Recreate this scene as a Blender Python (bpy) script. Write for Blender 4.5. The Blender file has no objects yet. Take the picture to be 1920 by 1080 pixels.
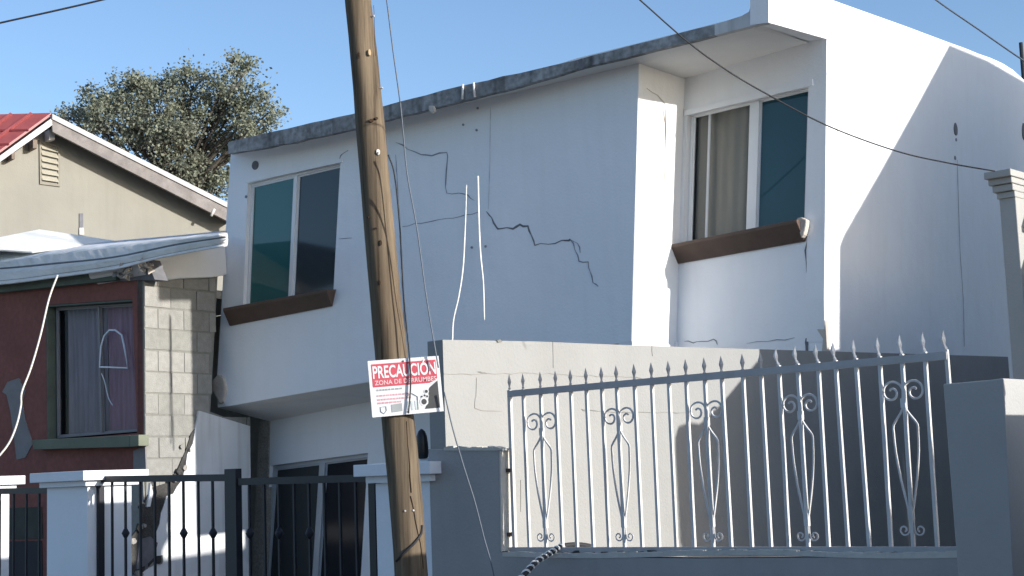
import bpy, bmesh, math, random
from mathutils import Vector, Matrix
from mathutils.geometry import tessellate_polygon
rnd = random.Random(7)
S = bpy.context.scene
V = Vector
R_ = math.radians

# ------------------------------------------------------------------ camera
FPX = 2830.0
PITCH, ROLL = R_(7.13), R_(2.1)
fwd = V((0, math.cos(PITCH), math.sin(PITCH)))
r0, u0 = V((1, 0, 0)), V((0, -math.sin(PITCH), math.cos(PITCH)))
rgt = r0 * math.cos(ROLL) - u0 * math.sin(ROLL)
upv = u0 * math.cos(ROLL) + r0 * math.sin(ROLL)
EYE = V((0, 0, 1.6))
cd = bpy.data.cameras.new('camera'); cam = bpy.data.objects.new('camera', cd)
S.collection.objects.link(cam); S.camera = cam
cd.sensor_width = 36; cd.lens = 36 * FPX / 1920; cd.clip_end = 1500; cd.clip_start = .05
m = Matrix((rgt, upv, -fwd)).transposed().to_4x4(); m.translation = EYE
cam.matrix_world = m

# ------------------------------------------------------------------ light
SUN_AZ, SUN_EL = R_(120.5), R_(14)
world = bpy.data.worlds.new("World"); S.world = world; world.use_nodes = True
nt = world.node_tree
sky = nt.nodes.new('ShaderNodeTexSky'); sky.sky_type = 'NISHITA'; sky.sun_disc = False
sky.sun_elevation = SUN_EL; sky.sun_rotation = SUN_AZ
sky.air_density = 0.82; sky.dust_density = 0.9; sky.ozone_density = 2.3; sky.altitude = 0
bg = nt.nodes['Background']; bg.inputs[1].default_value = 0.132
nt.links.new(sky.outputs[0], bg.inputs[0])
sl = bpy.data.lights.new('sun', 'SUN'); sl.energy = 3.4; sl.angle = R_(.5); sl.color = (1, .965, .91)
so = bpy.data.objects.new('sun', sl); S.collection.objects.link(so)
SUN = V((math.sin(SUN_AZ) * math.cos(SUN_EL), math.cos(SUN_AZ) * math.cos(SUN_EL), math.sin(SUN_EL)))
so.rotation_euler = SUN.to_track_quat('Z', 'Y').to_euler(); so.location = (20, -10, 30)
S.view_settings.view_transform = 'Standard'; S.view_settings.look = 'None'
S.view_settings.gamma = 1; S.view_settings.use_curve_mapping = False
S.view_settings.exposure = 0.88

# ------------------------------------------------------------------ survey: walls are vertical planes measured from the photograph
def ray(x, y): return fwd * FPX + rgt * (x - 960) - upv * (y - 540)
def at(x, y, Y):
    d = ray(x, y); return EYE + d * (Y / d.y)
def level_dir(xv):
    y = 540 + (fwd.z * FPX + rgt.z * (xv - 960)) / upv.z
    d = ray(xv, y); return V((d.x, d.y, 0)).normalized()
class Plane:
    """vertical plane through P, running along a; n points out of the wall"""
    def __init__(s, P, a): s.P = V(P); s.a = V((a[0], a[1], 0)); s.n = V((a[1], -a[0], 0))
    def p(s, x, y):
        d = ray(x, y); return EYE + d * ((s.P - EYE).dot(s.n) / d.dot(s.n))
    def ps(s, *q): return [s.p(x, y) for x, y in q]
    def off(s, d):
        q = Plane(s.P + s.n * d, s.a); q.n = s.n; return q
    def lean(s, foot):
        s.n = s.a.cross(V(foot) - s.P).normalized()
        if s.n.x < 0: s.n = -s.n
        return s
    def q(s, a, z): return V((s.P.x, s.P.y, 0)) + s.a * a + V((0, 0, z))
    def loc(s, P): return (V(P) - s.P).dot(s.a), P[2]
hu = -level_dir(-3000); fu = -level_dir(-2200)
hv = V((-hu.y, hu.x, 0)); fv = V((-fu.y, fu.x, 0))
Z = V((0, 0, 1))

# ------------------------------------------------------------------ materials
MATS = {}
def mat(name, col, rough=.8, var=.08, scale=3.0, bump=.15, bscale=60, streak=0, streakcol=None, metal=0, spec=.3, stretch=(1, 1, 1), var2=0):
    if name in MATS: return MATS[name]
    M = bpy.data.materials.new(name); M.use_nodes = True; MATS[name] = M
    t = M.node_tree; N = t.nodes; L = t.links; b = N['Principled BSDF']
    b.inputs['Roughness'].default_value = rough; b.inputs['Metallic'].default_value = metal
    b.inputs['Specular IOR Level'].default_value = spec
    geo = N.new('ShaderNodeNewGeometry'); mp = N.new('ShaderNodeMapping'); mp.inputs['Scale'].default_value = stretch
    L.new(geo.outputs['Position'], mp.inputs['Vector'])
    n1 = N.new('ShaderNodeTexNoise'); n1.inputs['Scale'].default_value = scale; n1.inputs['Detail'].default_value = 8; n1.inputs['Roughness'].default_value = .6
    L.new(mp.outputs[0], n1.inputs['Vector'])
    mx = N.new('ShaderNodeMix'); mx.data_type = 'RGBA'
    lo = [max(0, c * (1 - 2.2 * var)) for c in col]; hi = [min(1, c * (1 + 2.2 * var)) for c in col]
    mx.inputs[6].default_value = (*lo, 1); mx.inputs[7].default_value = (*hi, 1)
    L.new(n1.outputs[0], mx.inputs[0]); out = mx.outputs[2]
    if streak:
        mp2 = N.new('ShaderNodeMapping'); mp2.inputs['Scale'].default_value = (7, 7, .45)
        L.new(geo.outputs['Position'], mp2.inputs['Vector'])
        n2 = N.new('ShaderNodeTexNoise'); n2.inputs['Scale'].default_value = 1.3; n2.inputs['Detail'].default_value = 5
        L.new(mp2.outputs[0], n2.inputs['Vector'])
        cr = N.new('ShaderNodeValToRGB'); cr.color_ramp.elements[0].position = .5; cr.color_ramp.elements[1].position = .78
        cr.color_ramp.elements[0].color = (0, 0, 0, 1); cr.color_ramp.elements[1].color = (streak, streak, streak, 1)
        L.new(n2.outputs[0], cr.inputs[0])
        m2 = N.new('ShaderNodeMix'); m2.data_type = 'RGBA'; m2.inputs[7].default_value = (*(streakcol or [c * .5 for c in col]), 1)
        L.new(cr.outputs[0], m2.inputs[0]); L.new(out, m2.inputs[6]); out = m2.outputs[2]
    if var2:
        n4 = N.new('ShaderNodeTexNoise'); n4.inputs['Scale'].default_value = scale * 9; n4.inputs['Detail'].default_value = 6
        L.new(geo.outputs['Position'], n4.inputs['Vector'])
        cr = N.new('ShaderNodeValToRGB'); cr.color_ramp.elements[0].position = .35; cr.color_ramp.elements[1].position = .65
        L.new(n4.outputs[0], cr.inputs[0])
        m3 = N.new('ShaderNodeMix'); m3.data_type = 'RGBA'; m3.blend_type = 'MULTIPLY'; m3.inputs[0].default_value = var2
        L.new(out, m3.inputs[6]); L.new(cr.outputs[0], m3.inputs[7]); out = m3.outputs[2]
    L.new(out, b.inputs['Base Color'])
    if bump:
        n3 = N.new('ShaderNodeTexNoise'); n3.inputs['Scale'].default_value = bscale; n3.inputs['Detail'].default_value = 6
        L.new(mp.outputs[0], n3.inputs['Vector'])
        n5 = N.new('ShaderNodeTexNoise'); n5.inputs['Scale'].default_value = 2.2; L.new(geo.outputs['Position'], n5.inputs['Vector'])
        ad = N.new('ShaderNodeMath'); ad.operation = 'MULTIPLY_ADD'; ad.inputs[1].default_value = 6
        L.new(n5.outputs[0], ad.inputs[0]); L.new(n3.outputs[0], ad.inputs[2])
        bp = N.new('ShaderNodeBump'); bp.inputs['Strength'].default_value = bump; bp.inputs['Distance'].default_value = .01
        L.new(ad.outputs[0], bp.inputs['Height']); L.new(bp.outputs[0], b.inputs['Normal'])
    return M
def glass(name, tint, clear=.0, rough=.03):
    """a tinted pane: partly see-through, reflecting by its own Fresnel"""
    M = bpy.data.materials.new(name); M.use_nodes = True; t = M.node_tree; N = t.nodes; L = t.links
    b = N['Principled BSDF']; b.inputs['Base Color'].default_value = (*tint, 1); b.inputs['Roughness'].default_value = rough
    b.inputs['Specular IOR Level'].default_value = .5
    if clear:
        tr = N.new('ShaderNodeBsdfTransparent'); tr.inputs[0].default_value = (.93, .93, .93, 1)
        mx = N.new('ShaderNodeMixShader'); mx.inputs[0].default_value = clear
        L.new(b.outputs[0], mx.inputs[1]); L.new(tr.outputs[0], mx.inputs[2])
        L.new(mx.outputs[0], N['Material Output'].inputs[0])
    return M
WHITE = mat('white_plaster', (.81, .825, .85), .85, .03, .9, .32, 38, streak=.08, streakcol=(.5, .49, .46))
WHITE2 = mat('white_plaster_dirty', (.76, .765, .77), .85, .05, 2.5, .3, 45, streak=.5, streakcol=(.42, .40, .36))
SOFF = mat('soffit_plaster', (.76, .755, .74), .9, .05, 2.0, .2, 50)
FASC = mat('weathered_roof_edge', (.33, .335, .34), .9, .3, 1.6, .5, 30, streak=.9, streakcol=(.07, .07, .07), var2=.45)
CONC = mat('raw_concrete', (.38, .355, .32), .95, .15, 5, .6, 30, var2=.35)
CHIP = mat('broken_plaster', (.50, .45, .40), .95, .15, 9, .8, 30)
CRACK = mat('crack', (.24, .25, .28), 1, .2, 9, 0)
CRACKD = mat('crack_and_cavity_shade', (.16, .16, .175), 1, .2, 9, 0)
BROWN = mat('brown_sill_paint', (.10, .068, .054), .6, .15, 6, .25, 40)
ALU = mat('white_aluminium', (.74, .75, .76), .4, .03, 4, 0, spec=.5)
BLUEALU = mat('worn_aluminium', (.42, .45, .48), .45, .05, 4, 0, spec=.5)
TEAL = glass('teal_glass', (.028, .125, .125)); DARKGL = glass('dark_glass', (.03, .042, .052), rough=.12)
GREYGL = glass('screened_glass', (.05, .058, .06), rough=.35)
DOORGL = glass('door_glass', (.014, .016, .022), rough=.2)
for _m in (GREYGL, DOORGL): _m.node_tree.nodes['Principled BSDF'].inputs['Specular IOR Level'].default_value = .15
BLUEGL = glass('blue_glass', (.018, .062, .078))
CLEARGL = glass('clear_glass', (.02, .02, .025), .85)
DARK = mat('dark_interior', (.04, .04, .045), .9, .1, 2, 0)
INT = mat('grey_room_paint', (.17, .165, .14), .9, .1, 2, 0)
RED = mat('red_wall_paint', (.23, .088, .072), .85, .14, 2, .25, 50, streak=.35, streakcol=(.17, .085, .07), var2=.15)
GREEN = mat('green_trim_paint', (.15, .165, .125), .8, .12, 4, .2)
DGREEN = mat('dark_green_trim', (.11, .135, .11), .85, .2, 5, .2)
BLOCK = mat('concrete_block', (.31, .303, .28), .95, .08, 1.5, .6, 70, var2=.15)
BLOCKB = mat('concrete_block_dusty', (.33, .32, .295), .95, .08, 1.5, .6, 70, var2=.15)
BLOCKD = mat('concrete_block_damp', (.28, .275, .25), .95, .08, 1.5, .6, 70, var2=.15)
MORT = mat('mortar', (.22, .215, .195), 1, .1, 20, .5)
PATCH = mat('cement_patch', (.22, .21, .21), .9, .12, 6, .4)
BEIGE = mat('beige_plaster', (.265, .253, .218), .9, .07, 1.0, .3, 40, streak=.35, streakcol=(.21, .20, .17))
TRIMW = mat('weathered_white_board', (.52, .50, .48), .8, .15, 6, .3, 40)
WOODG = mat('grey_rafter_wood', (.20, .16, .13), .9, .2, 6, .4, stretch=(1, 1, 1))
REDMET = mat('red_metal_roof', (.30, .075, .075), .5, .12, 5, 0, spec=.5)
MEMB = mat('roof_membrane', (.80, .79, .77), .9, .14, 2, .9, 7, streak=.5, streakcol=(.5, .49, .47), spec=.1)
TARP = mat('white_tarp', (.78, .77, .73), .6, .04, 2, .3, 6)
GREYW = mat('grey_wall_paint', (.295, .295, .288), .88, .05, 1.5, .35, 45, streak=.2, streakcol=(.26, .25, .235))
GREYF = mat('grey_front_wall_paint', (.36, .35, .34), .88, .07, 1.8, .35, 45, streak=.25, streakcol=(.28, .27, .26))
GREYP = mat('grey_pillar_paint', (.38, .375, .36), .88, .06, 1.8, .3, 45)
LEDGE = mat('pale_mortar_ledge', (.55, .53, .48), .9, .1, 9, .7, 30)
BARS = mat('silver_fence_paint', (.62, .61, .60), .5, .10, 12, .2, 60, spec=.4, streak=.5, streakcol=(.34, .29, .25))
TIPS_SHADE = mat('fence_tip_shaded', (.30, .30, .31), .45, .2, 14, 0, metal=.3)
BLACKM = mat('dark_gate_metal', (.012, .013, .02), .5, .2, 8, 0, spec=.4)
BLACKP = mat('black_plastic', (.012, .012, .013), .4, .1, 8, 0, spec=.5)
CABLE = mat('cable_rubber', (.03, .03, .033), .7, .1, 8, 0)
CORD = mat('pale_cord', (.6, .57, .52), .8, .1, 8, 0)
STRING = mat('white_string', (.78, .77, .74), .8, .1, 8, 0)
ASPH = mat('asphalt', (.11, .105, .10), .95, .15, 3, .5, 80)
SIDEW = mat('sidewalk_concrete', (.38, .36, .33), .95, .12, 2, .5, 50)
DIRT = mat('packed_earth', (.32, .27, .21), 1, .2, 1.5, .8, 20)
BARK = mat('bark', (.07, .062, .052), .95, .2, 8, .6)
CURT = mat('lilac_curtain', (.55, .48, .55), .9, .18, 5, .1, stretch=(3, 3, .3))
CURTR = mat('rose_curtain', (.90, .40, .52), .9, .28, 4, .1, stretch=(5, 5, .3))
TOY = mat('pale_ornament', (.8, .85, .9), .7, .05, 5, 0)

def wood():
    M = bpy.data.materials.new('pole_wood'); M.use_nodes = True; t = M.node_tree; N = t.nodes; L = t.links; b = N['Principled BSDF']
    tc = N.new('ShaderNodeTexCoord'); mp = N.new('ShaderNodeMapping'); mp.inputs['Scale'].default_value = (14, 14, .55)
    L.new(tc.outputs['Object'], mp.inputs[0])
    n = N.new('ShaderNodeTexNoise'); n.inputs['Scale'].default_value = 1.6; n.inputs['Detail'].default_value = 9; n.inputs['Roughness'].default_value = .68
    L.new(mp.outputs[0], n.inputs['Vector'])
    cr = N.new('ShaderNodeValToRGB'); e = cr.color_ramp.elements
    e[0].position = .32; e[0].color = (.065, .046, .03, 1); e[1].position = .7; e[1].color = (.215, .165, .11, 1)
    k = e.new(.48); k.color = (.125, .096, .066, 1)
    L.new(n.outputs[0], cr.inputs[0])
    n2 = N.new('ShaderNodeTexNoise'); n2.inputs['Scale'].default_value = 1.1; n2.inputs['Detail'].default_value = 4
    L.new(tc.outputs['Object'], n2.inputs['Vector'])
    m2 = N.new('ShaderNodeMix'); m2.data_type = 'RGBA'; m2.blend_type = 'MIX'; m2.inputs[7].default_value = (.12, .086, .056, 1)
    mr = N.new('ShaderNodeMapRange'); mr.inputs[1].default_value = .45; mr.inputs[2].default_value = .7; mr.inputs[4].default_value = .7
    L.new(n2.outputs[0], mr.inputs[0]); L.new(mr.outputs[0], m2.inputs[0]); L.new(cr.outputs[0], m2.inputs[6])
    mp3 = N.new('ShaderNodeMapping'); mp3.inputs['Scale'].default_value = (30, 30, .35); L.new(tc.outputs['Object'], mp3.inputs[0])
    n3 = N.new('ShaderNodeTexNoise'); n3.inputs['Scale'].default_value = 1.0; n3.inputs['Detail'].default_value = 3; L.new(mp3.outputs[0], n3.inputs['Vector'])
    c3 = N.new('ShaderNodeValToRGB'); c3.color_ramp.elements[0].position = .36; c3.color_ramp.elements[1].position = .42
    c3.color_ramp.elements[0].color = (.25, .22, .2, 1)
    L.new(n3.outputs[0], c3.inputs[0])
    m4 = N.new('ShaderNodeMix'); m4.data_type = 'RGBA'; m4.blend_type = 'MULTIPLY'; m4.inputs[0].default_value = .5
    L.new(m2.outputs[2], m4.inputs[6]); L.new(c3.outputs[0], m4.inputs[7]); L.new(m4.outputs[2], b.inputs['Base Color'])
    bp = N.new('ShaderNodeBump'); bp.inputs['Strength'].default_value = .6; bp.inputs['Distance'].default_value = .006
    L.new(n.outputs[0], bp.inputs['Height']); L.new(bp.outputs[0], b.inputs['Normal'])
    b.inputs['Roughness'].default_value = .85; b.inputs['Specular IOR Level'].default_value = .2
    return M
WOOD = wood()
KNOT = mat('wood_knot', (.04, .024, .014), .9, .3, 20, 0)

# ------------------------------------------------------------------ building helpers
WL = {}
def thing(name, label, cat, loc=(0, 0, 0), group=None):
    o = bpy.data.objects.new(name, None); S.collection.objects.link(o); o.location = loc; o.empty_display_size = .2
    o['label'] = label; o['category'] = cat
    if group: o['group'] = group
    WL[o.name] = V(loc); return o
def tag(o, label, cat, group=None):
    o['label'] = label; o['category'] = cat
    if group: o['group'] = group
    return o
def mesh(name, vs, fs, m, parent=None, bevel=0, smooth=False, ms=None):
    vs = [V(v) for v in vs]
    c = sum(vs, V()) / len(vs)
    if parent is None: c.z = min(v.z for v in vs)
    me = bpy.data.meshes.new(name); me.from_pydata([v - c for v in vs], [], fs)
    me.materials.append(m)
    bm = bmesh.new(); bm.from_mesh(me); bmesh.ops.recalc_face_normals(bm, faces=bm.faces); bm.to_mesh(me); bm.free()
    if smooth:
        for p in me.polygons: p.use_smooth = True
    o = bpy.data.objects.new(name, me); S.collection.objects.link(o)
    if parent: o.parent = parent; o.location = c - WL[parent.name]
    else: o.location = c
    WL[o.name] = c
    if bevel:
        b = o.modifiers.new('bevel', 'BEVEL'); b.width = bevel; b.segments = 2; b.limit_method = 'ANGLE'; b.angle_limit = R_(35)
    return o
def slab_geo(pts, d, holes=()):
    rings = [list(pts)] + [list(h) for h in holes]; flat = [p for r in rings for p in r]; n = len(flat); d = V(d)
    tris = tessellate_polygon([[V(p) for p in r] for r in rings]) if (holes or len(pts) > 4) else [tuple(range(n))]
    vs = [V(p) for p in flat] + [V(p) + d for p in flat]
    fs = [tuple(t) for t in tris] + [tuple(i + n for i in reversed(t)) for t in tris]
    k = 0
    for r in rings:
        L = len(r)
        for i in range(L):
            a, b = k + i, k + (i + 1) % L; fs.append((a, b, b + n, a + n))
        k += L
    return vs, fs
def slab(name, pts, d, m, parent=None, holes=(), bevel=0):
    vs, fs = slab_geo(pts, d, holes); return mesh(name, vs, fs, m, parent, bevel)
def multi(name, geos, m, parent=None, bevel=0, smooth=False):
    vs, fs = [], []
    for a, b in geos:
        k = len(vs); vs += list(a); fs += [tuple(i + k for i in f) for f in b]
    return mesh(name, vs, fs, m, parent, bevel, smooth)
def box_geo(P, a, b, c):
    P, a, b, c = V(P), V(a), V(b), V(c)
    return slab_geo([P, P + a, P + a + b, P + b], c)
def tube_geo(pts, r, sides=6, closed=False):
    pts = [V(p) for p in pts]; rs = r if isinstance(r, (list, tuple)) else [r] * len(pts)
    n = len(pts); vs, fs = [], []; ref = None
    for i, p in enumerate(pts):
        a = pts[(i - 1) % n] if (closed or i > 0) else p; b = pts[(i + 1) % n] if (closed or i < n - 1) else p
        t = (b - a).normalized()
        if ref is None:
            ref = t.orthogonal().normalized()
        ref = (ref - t * ref.dot(t)).normalized(); bi = t.cross(ref)
        for k in range(sides):
            an = 2 * math.pi * k / sides; vs.append(p + (ref * math.cos(an) + bi * math.sin(an)) * rs[i])
    m_ = n if closed else n - 1
    for i in range(m_):
        j = (i + 1) % n
        for k in range(sides):
            l = (k + 1) % sides; fs.append((i * sides + k, i * sides + l, j * sides + l, j * sides + k))
    if not closed:
        fs.append(tuple(range(sides))); fs.append(tuple((n - 1) * sides + k for k in reversed(range(sides))))
    return vs, fs
def tube(name, pts, r, m, parent=None, sides=6, closed=False):
    vs, fs = tube_geo(pts, r, sides, closed); return mesh(name, vs, fs, m, parent, smooth=sides > 5)
def spline(pts, n=8):
    P = [V(p) for p in pts]; P = [P[0] * 2 - P[1]] + P + [P[-1] * 2 - P[-2]]; out = []
    for i in range(1, len(P) - 2):
        a, b, c, d = P[i - 1:i + 3]
        for k in range(n):
            t = k / n; out.append(.5 * ((2 * b) + (c - a) * t + (2 * a - 5 * b + 4 * c - d) * t * t + (3 * b - a - 3 * c + d) * t ** 3))
    out.append(P[-2]); return out
def ribbon_geo(pts, w, n, d=.004):
    """a thin irregular strip lying on a wall with normal n: a crack"""
    out = []; pts = [V(p) for p in pts]; L = []; Rr = []
    for i, p in enumerate(pts):
        t = (pts[min(i + 1, len(pts) - 1)] - pts[max(i - 1, 0)]).normalized(); s = t.cross(n)
        ww = w * .6 * (.35 + rnd.random() * 1.2) * (.35 if i in (0, len(pts) - 1) else 1)
        L.append(p + s * ww / 2); Rr.append(p - s * ww / 2)
    vs = L + Rr + [p + n * d for p in L + Rr]; k = len(pts); fs = []
    for i in range(k - 1):
        fs.append((2 * k + i, 2 * k + i + 1, 3 * k + i + 1, 3 * k + i))
        fs.append((i, i + 1, 2 * k + i + 1, 2 * k + i)); fs.append((k + i, 3 * k + i, 3 * k + i + 1, k + i + 1))
    return vs, fs
def crack(pl, px, w, parent, m=None, name='crack', jit=.012):
    P = [pl.p(x, y) for x, y in px]; Q = []
    for a, b in zip(P, P[1:]):
        n = max(2, int((b - a).length / .08))
        for k in range(n):
            q = a.lerp(b, k / n)
            if k: q += pl.a * rnd.uniform(-jit, jit) + Z * rnd.uniform(-jit, jit)
            Q.append(q)
    Q.append(P[-1]); vs, fs = ribbon_geo(Q, w, pl.n)
    return mesh(name, vs, fs, m or CRACK, parent)
def quv(Q, u, v): # u right, v down
    tl, tr, br, bl = Q; return tl.lerp(tr, u).lerp(bl.lerp(br, u), v)
def qrect(Q, u0_, v0_, u1, v1): return [quv(Q, u0_, v0_), quv(Q, u1, v0_), quv(Q, u1, v1), quv(Q, u0_, v1)]
def window(parent, Q, n, splits, panes, fw=.035, fr=None, mull=.03, depth=.05):
    """sliding window in quad Q; splits = mullion positions (u); panes = material per light. returns the window part"""
    W = (Q[1] - Q[0]).length; H = (Q[3] - Q[0]).length; a = fw / W; b = fw / H; g = []
    for r in ((0, 0, 1, b), (0, 1 - b, 1, 1), (0, b, a, 1 - b), (1 - a, b, 1, 1 - b)): g.append(slab_geo(qrect(Q, *r), n * -depth))
    us = [a] + list(splits) + [1 - a]
    for s in splits: g.append(slab_geo([p + n * .006 for p in qrect(Q, s - mull / W, b, s + mull / W, 1 - b)], n * -depth))
    f = multi('window', g, fr or ALU, parent, bevel=.004)
    for i, pm in enumerate(panes):
        lo = us[i] + (mull / W if i else 0); hi = us[i + 1] - (mull / W if i < len(splits) else 0)
        # sash rails round each pane
        sw = .018; R4 = (lo, b, hi, 1 - b); sa, sb = sw / W, sw / H; sg = []
        for r in ((lo, b, hi, b + sb), (lo, 1 - b - sb, hi, 1 - b), (lo, b + sb, lo + sa, 1 - b - sb), (hi - sa, b + sb, hi, 1 - b - sb)):
            sg.append(slab_geo([p - n * (.012 + .012 * i) for p in qrect(Q, *r)], n * -.02))
        multi('sash', sg, fr or ALU, f)
        slab('pane', [p - n * (.02 + .012 * i) for p in qrect(Q, lo + sa, b + sb, hi - sa, 1 - b - sb)], n * -.005, pm, f)
    return f
def struct(o): o['kind'] = 'structure'; return o

# ================================================================== planes
HF = Plane(at(1197, 122, 14.85), hu); HR = Plane(HF.P, hv)
inner = HR.p(1283, 150); HW = Plane(inner, hu)
scorn = HW.p(1550, 72); HS = Plane(scorn, hv).lean(HW.p(1546, 640))          # the damaged house leans: so does its side wall
RF = Plane(HS.p(1441, 42), hu)                       # roof fascia
bl_ = HF.p(407, 764); SP = Plane(bl_, hv); GF = Plane(SP.p(505, 790), hu)   # ground floor facade
RD = Plane(at(270, 530, 17.35), hu); BW = Plane(RD.P, hv)                    # red house
BP = Plane(at(830, 637, 10.4), fv); FP = Plane(BP.P + BP.a * -.02, fu)      # boundary wall, front line
FE = FP.off(-.07)                                     # fence
def drop(p, z=0): return V((p.x, p.y, z))

# ================================================================== ground
def sheet(name, pts, z, m): return struct(slab(name, [V((x, y, z)) for x, y in pts], (0, 0, -.3), m))
o = sheet('ground', [(-600, -600), (600, -600), (600, 900), (-600, 900)], -.02, DIRT)
fo = V((FP.P.x, FP.P.y, 0))
def strip(name, d0, d1, z, m, u0_=-60, u1=60, h=.3):
    P = [fo + fu * u0_ - fv * d1, fo + fu * u1 - fv * d1, fo + fu * u1 - fv * d0, fo + fu * u0_ - fv * d0]
    return struct(slab(name, [V((p.x, p.y, z)) for p in P], (0, 0, -h), m))
strip('sidewalk', .02, 1.9, .12, SIDEW); strip('kerb', 1.905, 2.05, .125, CONC); strip('road', 2.055, 11, -.012, ASPH, h=.004)
strip('far_sidewalk', 11.2, 13, .12, SIDEW)

# ================================================================== white damaged house
H = thing('white_house', 'two-storey white plastered house with cracked facade, overhanging upper floor and dark weathered roof edge', 'house', drop(HF.p(800, 700)))
wt = .16
wl_hole = HF.ps((465, 344), (638, 303), (624, 566), (455, 588))
outer = HF.ps((433, 286), (700, 229), (950, 176), (1198, 116), (1184, 640), (1000, 668), (690, 716), (550, 740), (425, 762), (405, 735), (416, 560), (425, 400))
slab('facade_wall', outer, -HF.n * wt, WHITE, H, holes=[wl_hole], bevel=.006)
# chipped lower corner
g = [V((0, 0, 0))]
chip = HF.off(.03).ps((409, 700), (418, 706), (424, 730), (420, 752), (412, 757), (404, 742), (397, 732), (396, 715), (403, 708))
slab('broken_corner', [p + V((rnd.uniform(-.01, .01), 0, rnd.uniform(-.01, .01))) for p in chip], -HF.n * .16, CHIP, H, bevel=.02)
# return wall (sunlit) and window wall
# the return wall leans with the house: its front edge follows the facade, its back edge the window wall
rw = [HF.p(1198, 117) + hv * .004 + hu * .003, HW.p(1284, 146), HW.p(1266, 720), HF.p(1182.5, 720) + hv * .004 + hu * .003]
slab('return_wall', rw, -HR.n * wt, WHITE, H)
HRl = Plane(rw[0], hv); HRl.n = (rw[1] - rw[0]).cross(rw[3] - rw[0]).normalized()
if HRl.n.x < 0: HRl.n = -HRl.n
wr_hole = HW.ps((1289, 211), (1517, 156), (1509, 430), (1281, 470))
slab('window_wall', [*HW.ps((1284, 146)), scorn + Z * .03, *HW.ps((1546, 720), (1266, 720))], -HW.n * wt, WHITE, H, holes=[wr_hole])
# side wall with parapet
side = HS.off(.002).ps((1441, 42), (1550, 73), (1547, 400), (1545, 560), (1546, 640), (1552, 700), (2000, 720), (2120, 300), (2000, 205), (1950, 170), (1920, 150), (1899, 131), (1880, 119), (1858, 109), (1835, 101), (1808, 90), (1780, 80), (1700, 50), (1560, 0), (1441, -46))
slab('side_wall', side, -HS.n * .19, WHITE, H)
# roof edge
edge_b = RF.ps((428, 288), (500, 277), (600, 256), (700, 231), (860, 191), (1000, 154), (1080, 130), (1200, 101), (1340, 66), (1420, 46))
edge_t = RF.ps((1409, -52), (1409, 8), (1404, 22), (1390, 30), (1340, 46), (1200, 81), (1080, 113), (1000, 131), (860, 162), (740, 193), (660, 214), (560, 236), (428, 266))
def rough(L, amp):
    out = []
    for a, b in zip(L, L[1:]):
        k = max(2, int((b - a).length / .18))
        for i in range(k): out.append(a.lerp(b, i / k) + Z * (rnd.uniform(-amp, amp) if i else 0))
    return out + [L[-1]]
i_split = 8
slab('roof_edge', rough(edge_b[:9], .009) + rough(edge_t[4:], .006), -RF.n * .07, FASC, H, bevel=.01)
slab('parapet_return', [edge_b[8] , edge_b[9], *RF.ps((1440.5, 42), (1440.5, -50))] + edge_t[:5], -RF.n * .07, mat('weathered_white_plaster', (.52, .53, .54), .85, .12, 3, .3, 40, streak=.6, streakcol=(.3, .3, .3)), H)
# roof deck behind the edge (its underside is the ceiling of the overhang)
bk = hv * 6.5
sB = [edge_b[0], edge_b[4], edge_b[7], RF.p(1441, 43)]
pts = [p - RF.n * .05 for p in sB]
deckpts = [pts[0], pts[1], pts[2], pts[3] - hu * .19, scorn - hu * .19 + Z * .01]
# soffit polygon follows the wall heads
sof = [pts[0], pts[1], pts[2], pts[3] - hu * .192, HW.p(1549, 73) - hu * .192, HW.p(1284, 147) - HW.n * .1, HR.p(1284, 147) - HR.n * .1 - HW.n * .1]
vs = []
A = [pts[0], pts[1], pts[2], pts[3] - hu * .192]
B = [HF.p(433, 289), HF.p(950, 177), HF.p(1198, 119), None]
B[3] = HW.p(1549, 73) - hu * .192
Bi = HW.p(1284, 148)
vlist = A + B[:3] + [Bi, B[3]]           # 0-3 front, 4,5,6 wall head, 7 inner corner, 8 side
fs = [(0, 1, 5, 4), (1, 2, 6, 5), (2, 3, 8, 7, 6)]
up = [p + Z * .12 for p in vlist]
fr_ = [p - RF.n * .06 + Z * .012 for p in edge_b] + [A[3]]
loop = fr_ + [B[3], Bi, HF.p(1198, 119) - HF.n * .03, HF.p(950, 177) - HF.n * .03, HF.p(700, 230) - HF.n * .03, HF.p(433, 289) - HF.n * .03]
slab('soffit', loop, (0, 0, .12), SOFF, H)
# roof deck and back volume
zr = 6.0
rp = [RF.p(430, 270), RF.p(1405, 20)]
P0 = drop(rp[0] + hv * .75, 5.83); P1 = drop(HS.P - hu * .25 - HS.a * .2, zr)
L0 = drop(HF.p(425, 400) + hu * .02, 0)
slab('roof_deck', [P0, P1, P1 + hv * 6.5, P0 + hv * 6.8], (0, 0, -.09), CONC, H)
lw = [drop(HF.p(409, 700) - HF.n * .17 , 2.62), drop(HF.p(428, 400) - HF.n * .17, 5.75)]
slab('left_wall', [lw[0], lw[0] + hv * 6.5, lw[1] + hv * 6.5, lw[1]], hu * .15, WHITE2, H)
slab('back_wall', [drop(L0 + hv * 6.6, 0), drop(P1 + hv * 6.3, 0), drop(P1 + hv * 6.3, zr - .1), drop(L0 + hv * 6.6, zr - .1)], hv * .15, WHITE2, H)
# underside of the overhang
q0 = bl_; q1 = HF.p(1184, 640); q2 = q1 + (GF.p(505, 790) - bl_); q3 = GF.p(505, 790)
slab('overhang_underside', [q0 - HF.n * .01, HF.p(690, 717) - HF.n * .01, q1 - HF.n * .01, q2, GF.p(760, 740), q3], (0, 0, .14), SOFF, H)
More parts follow.
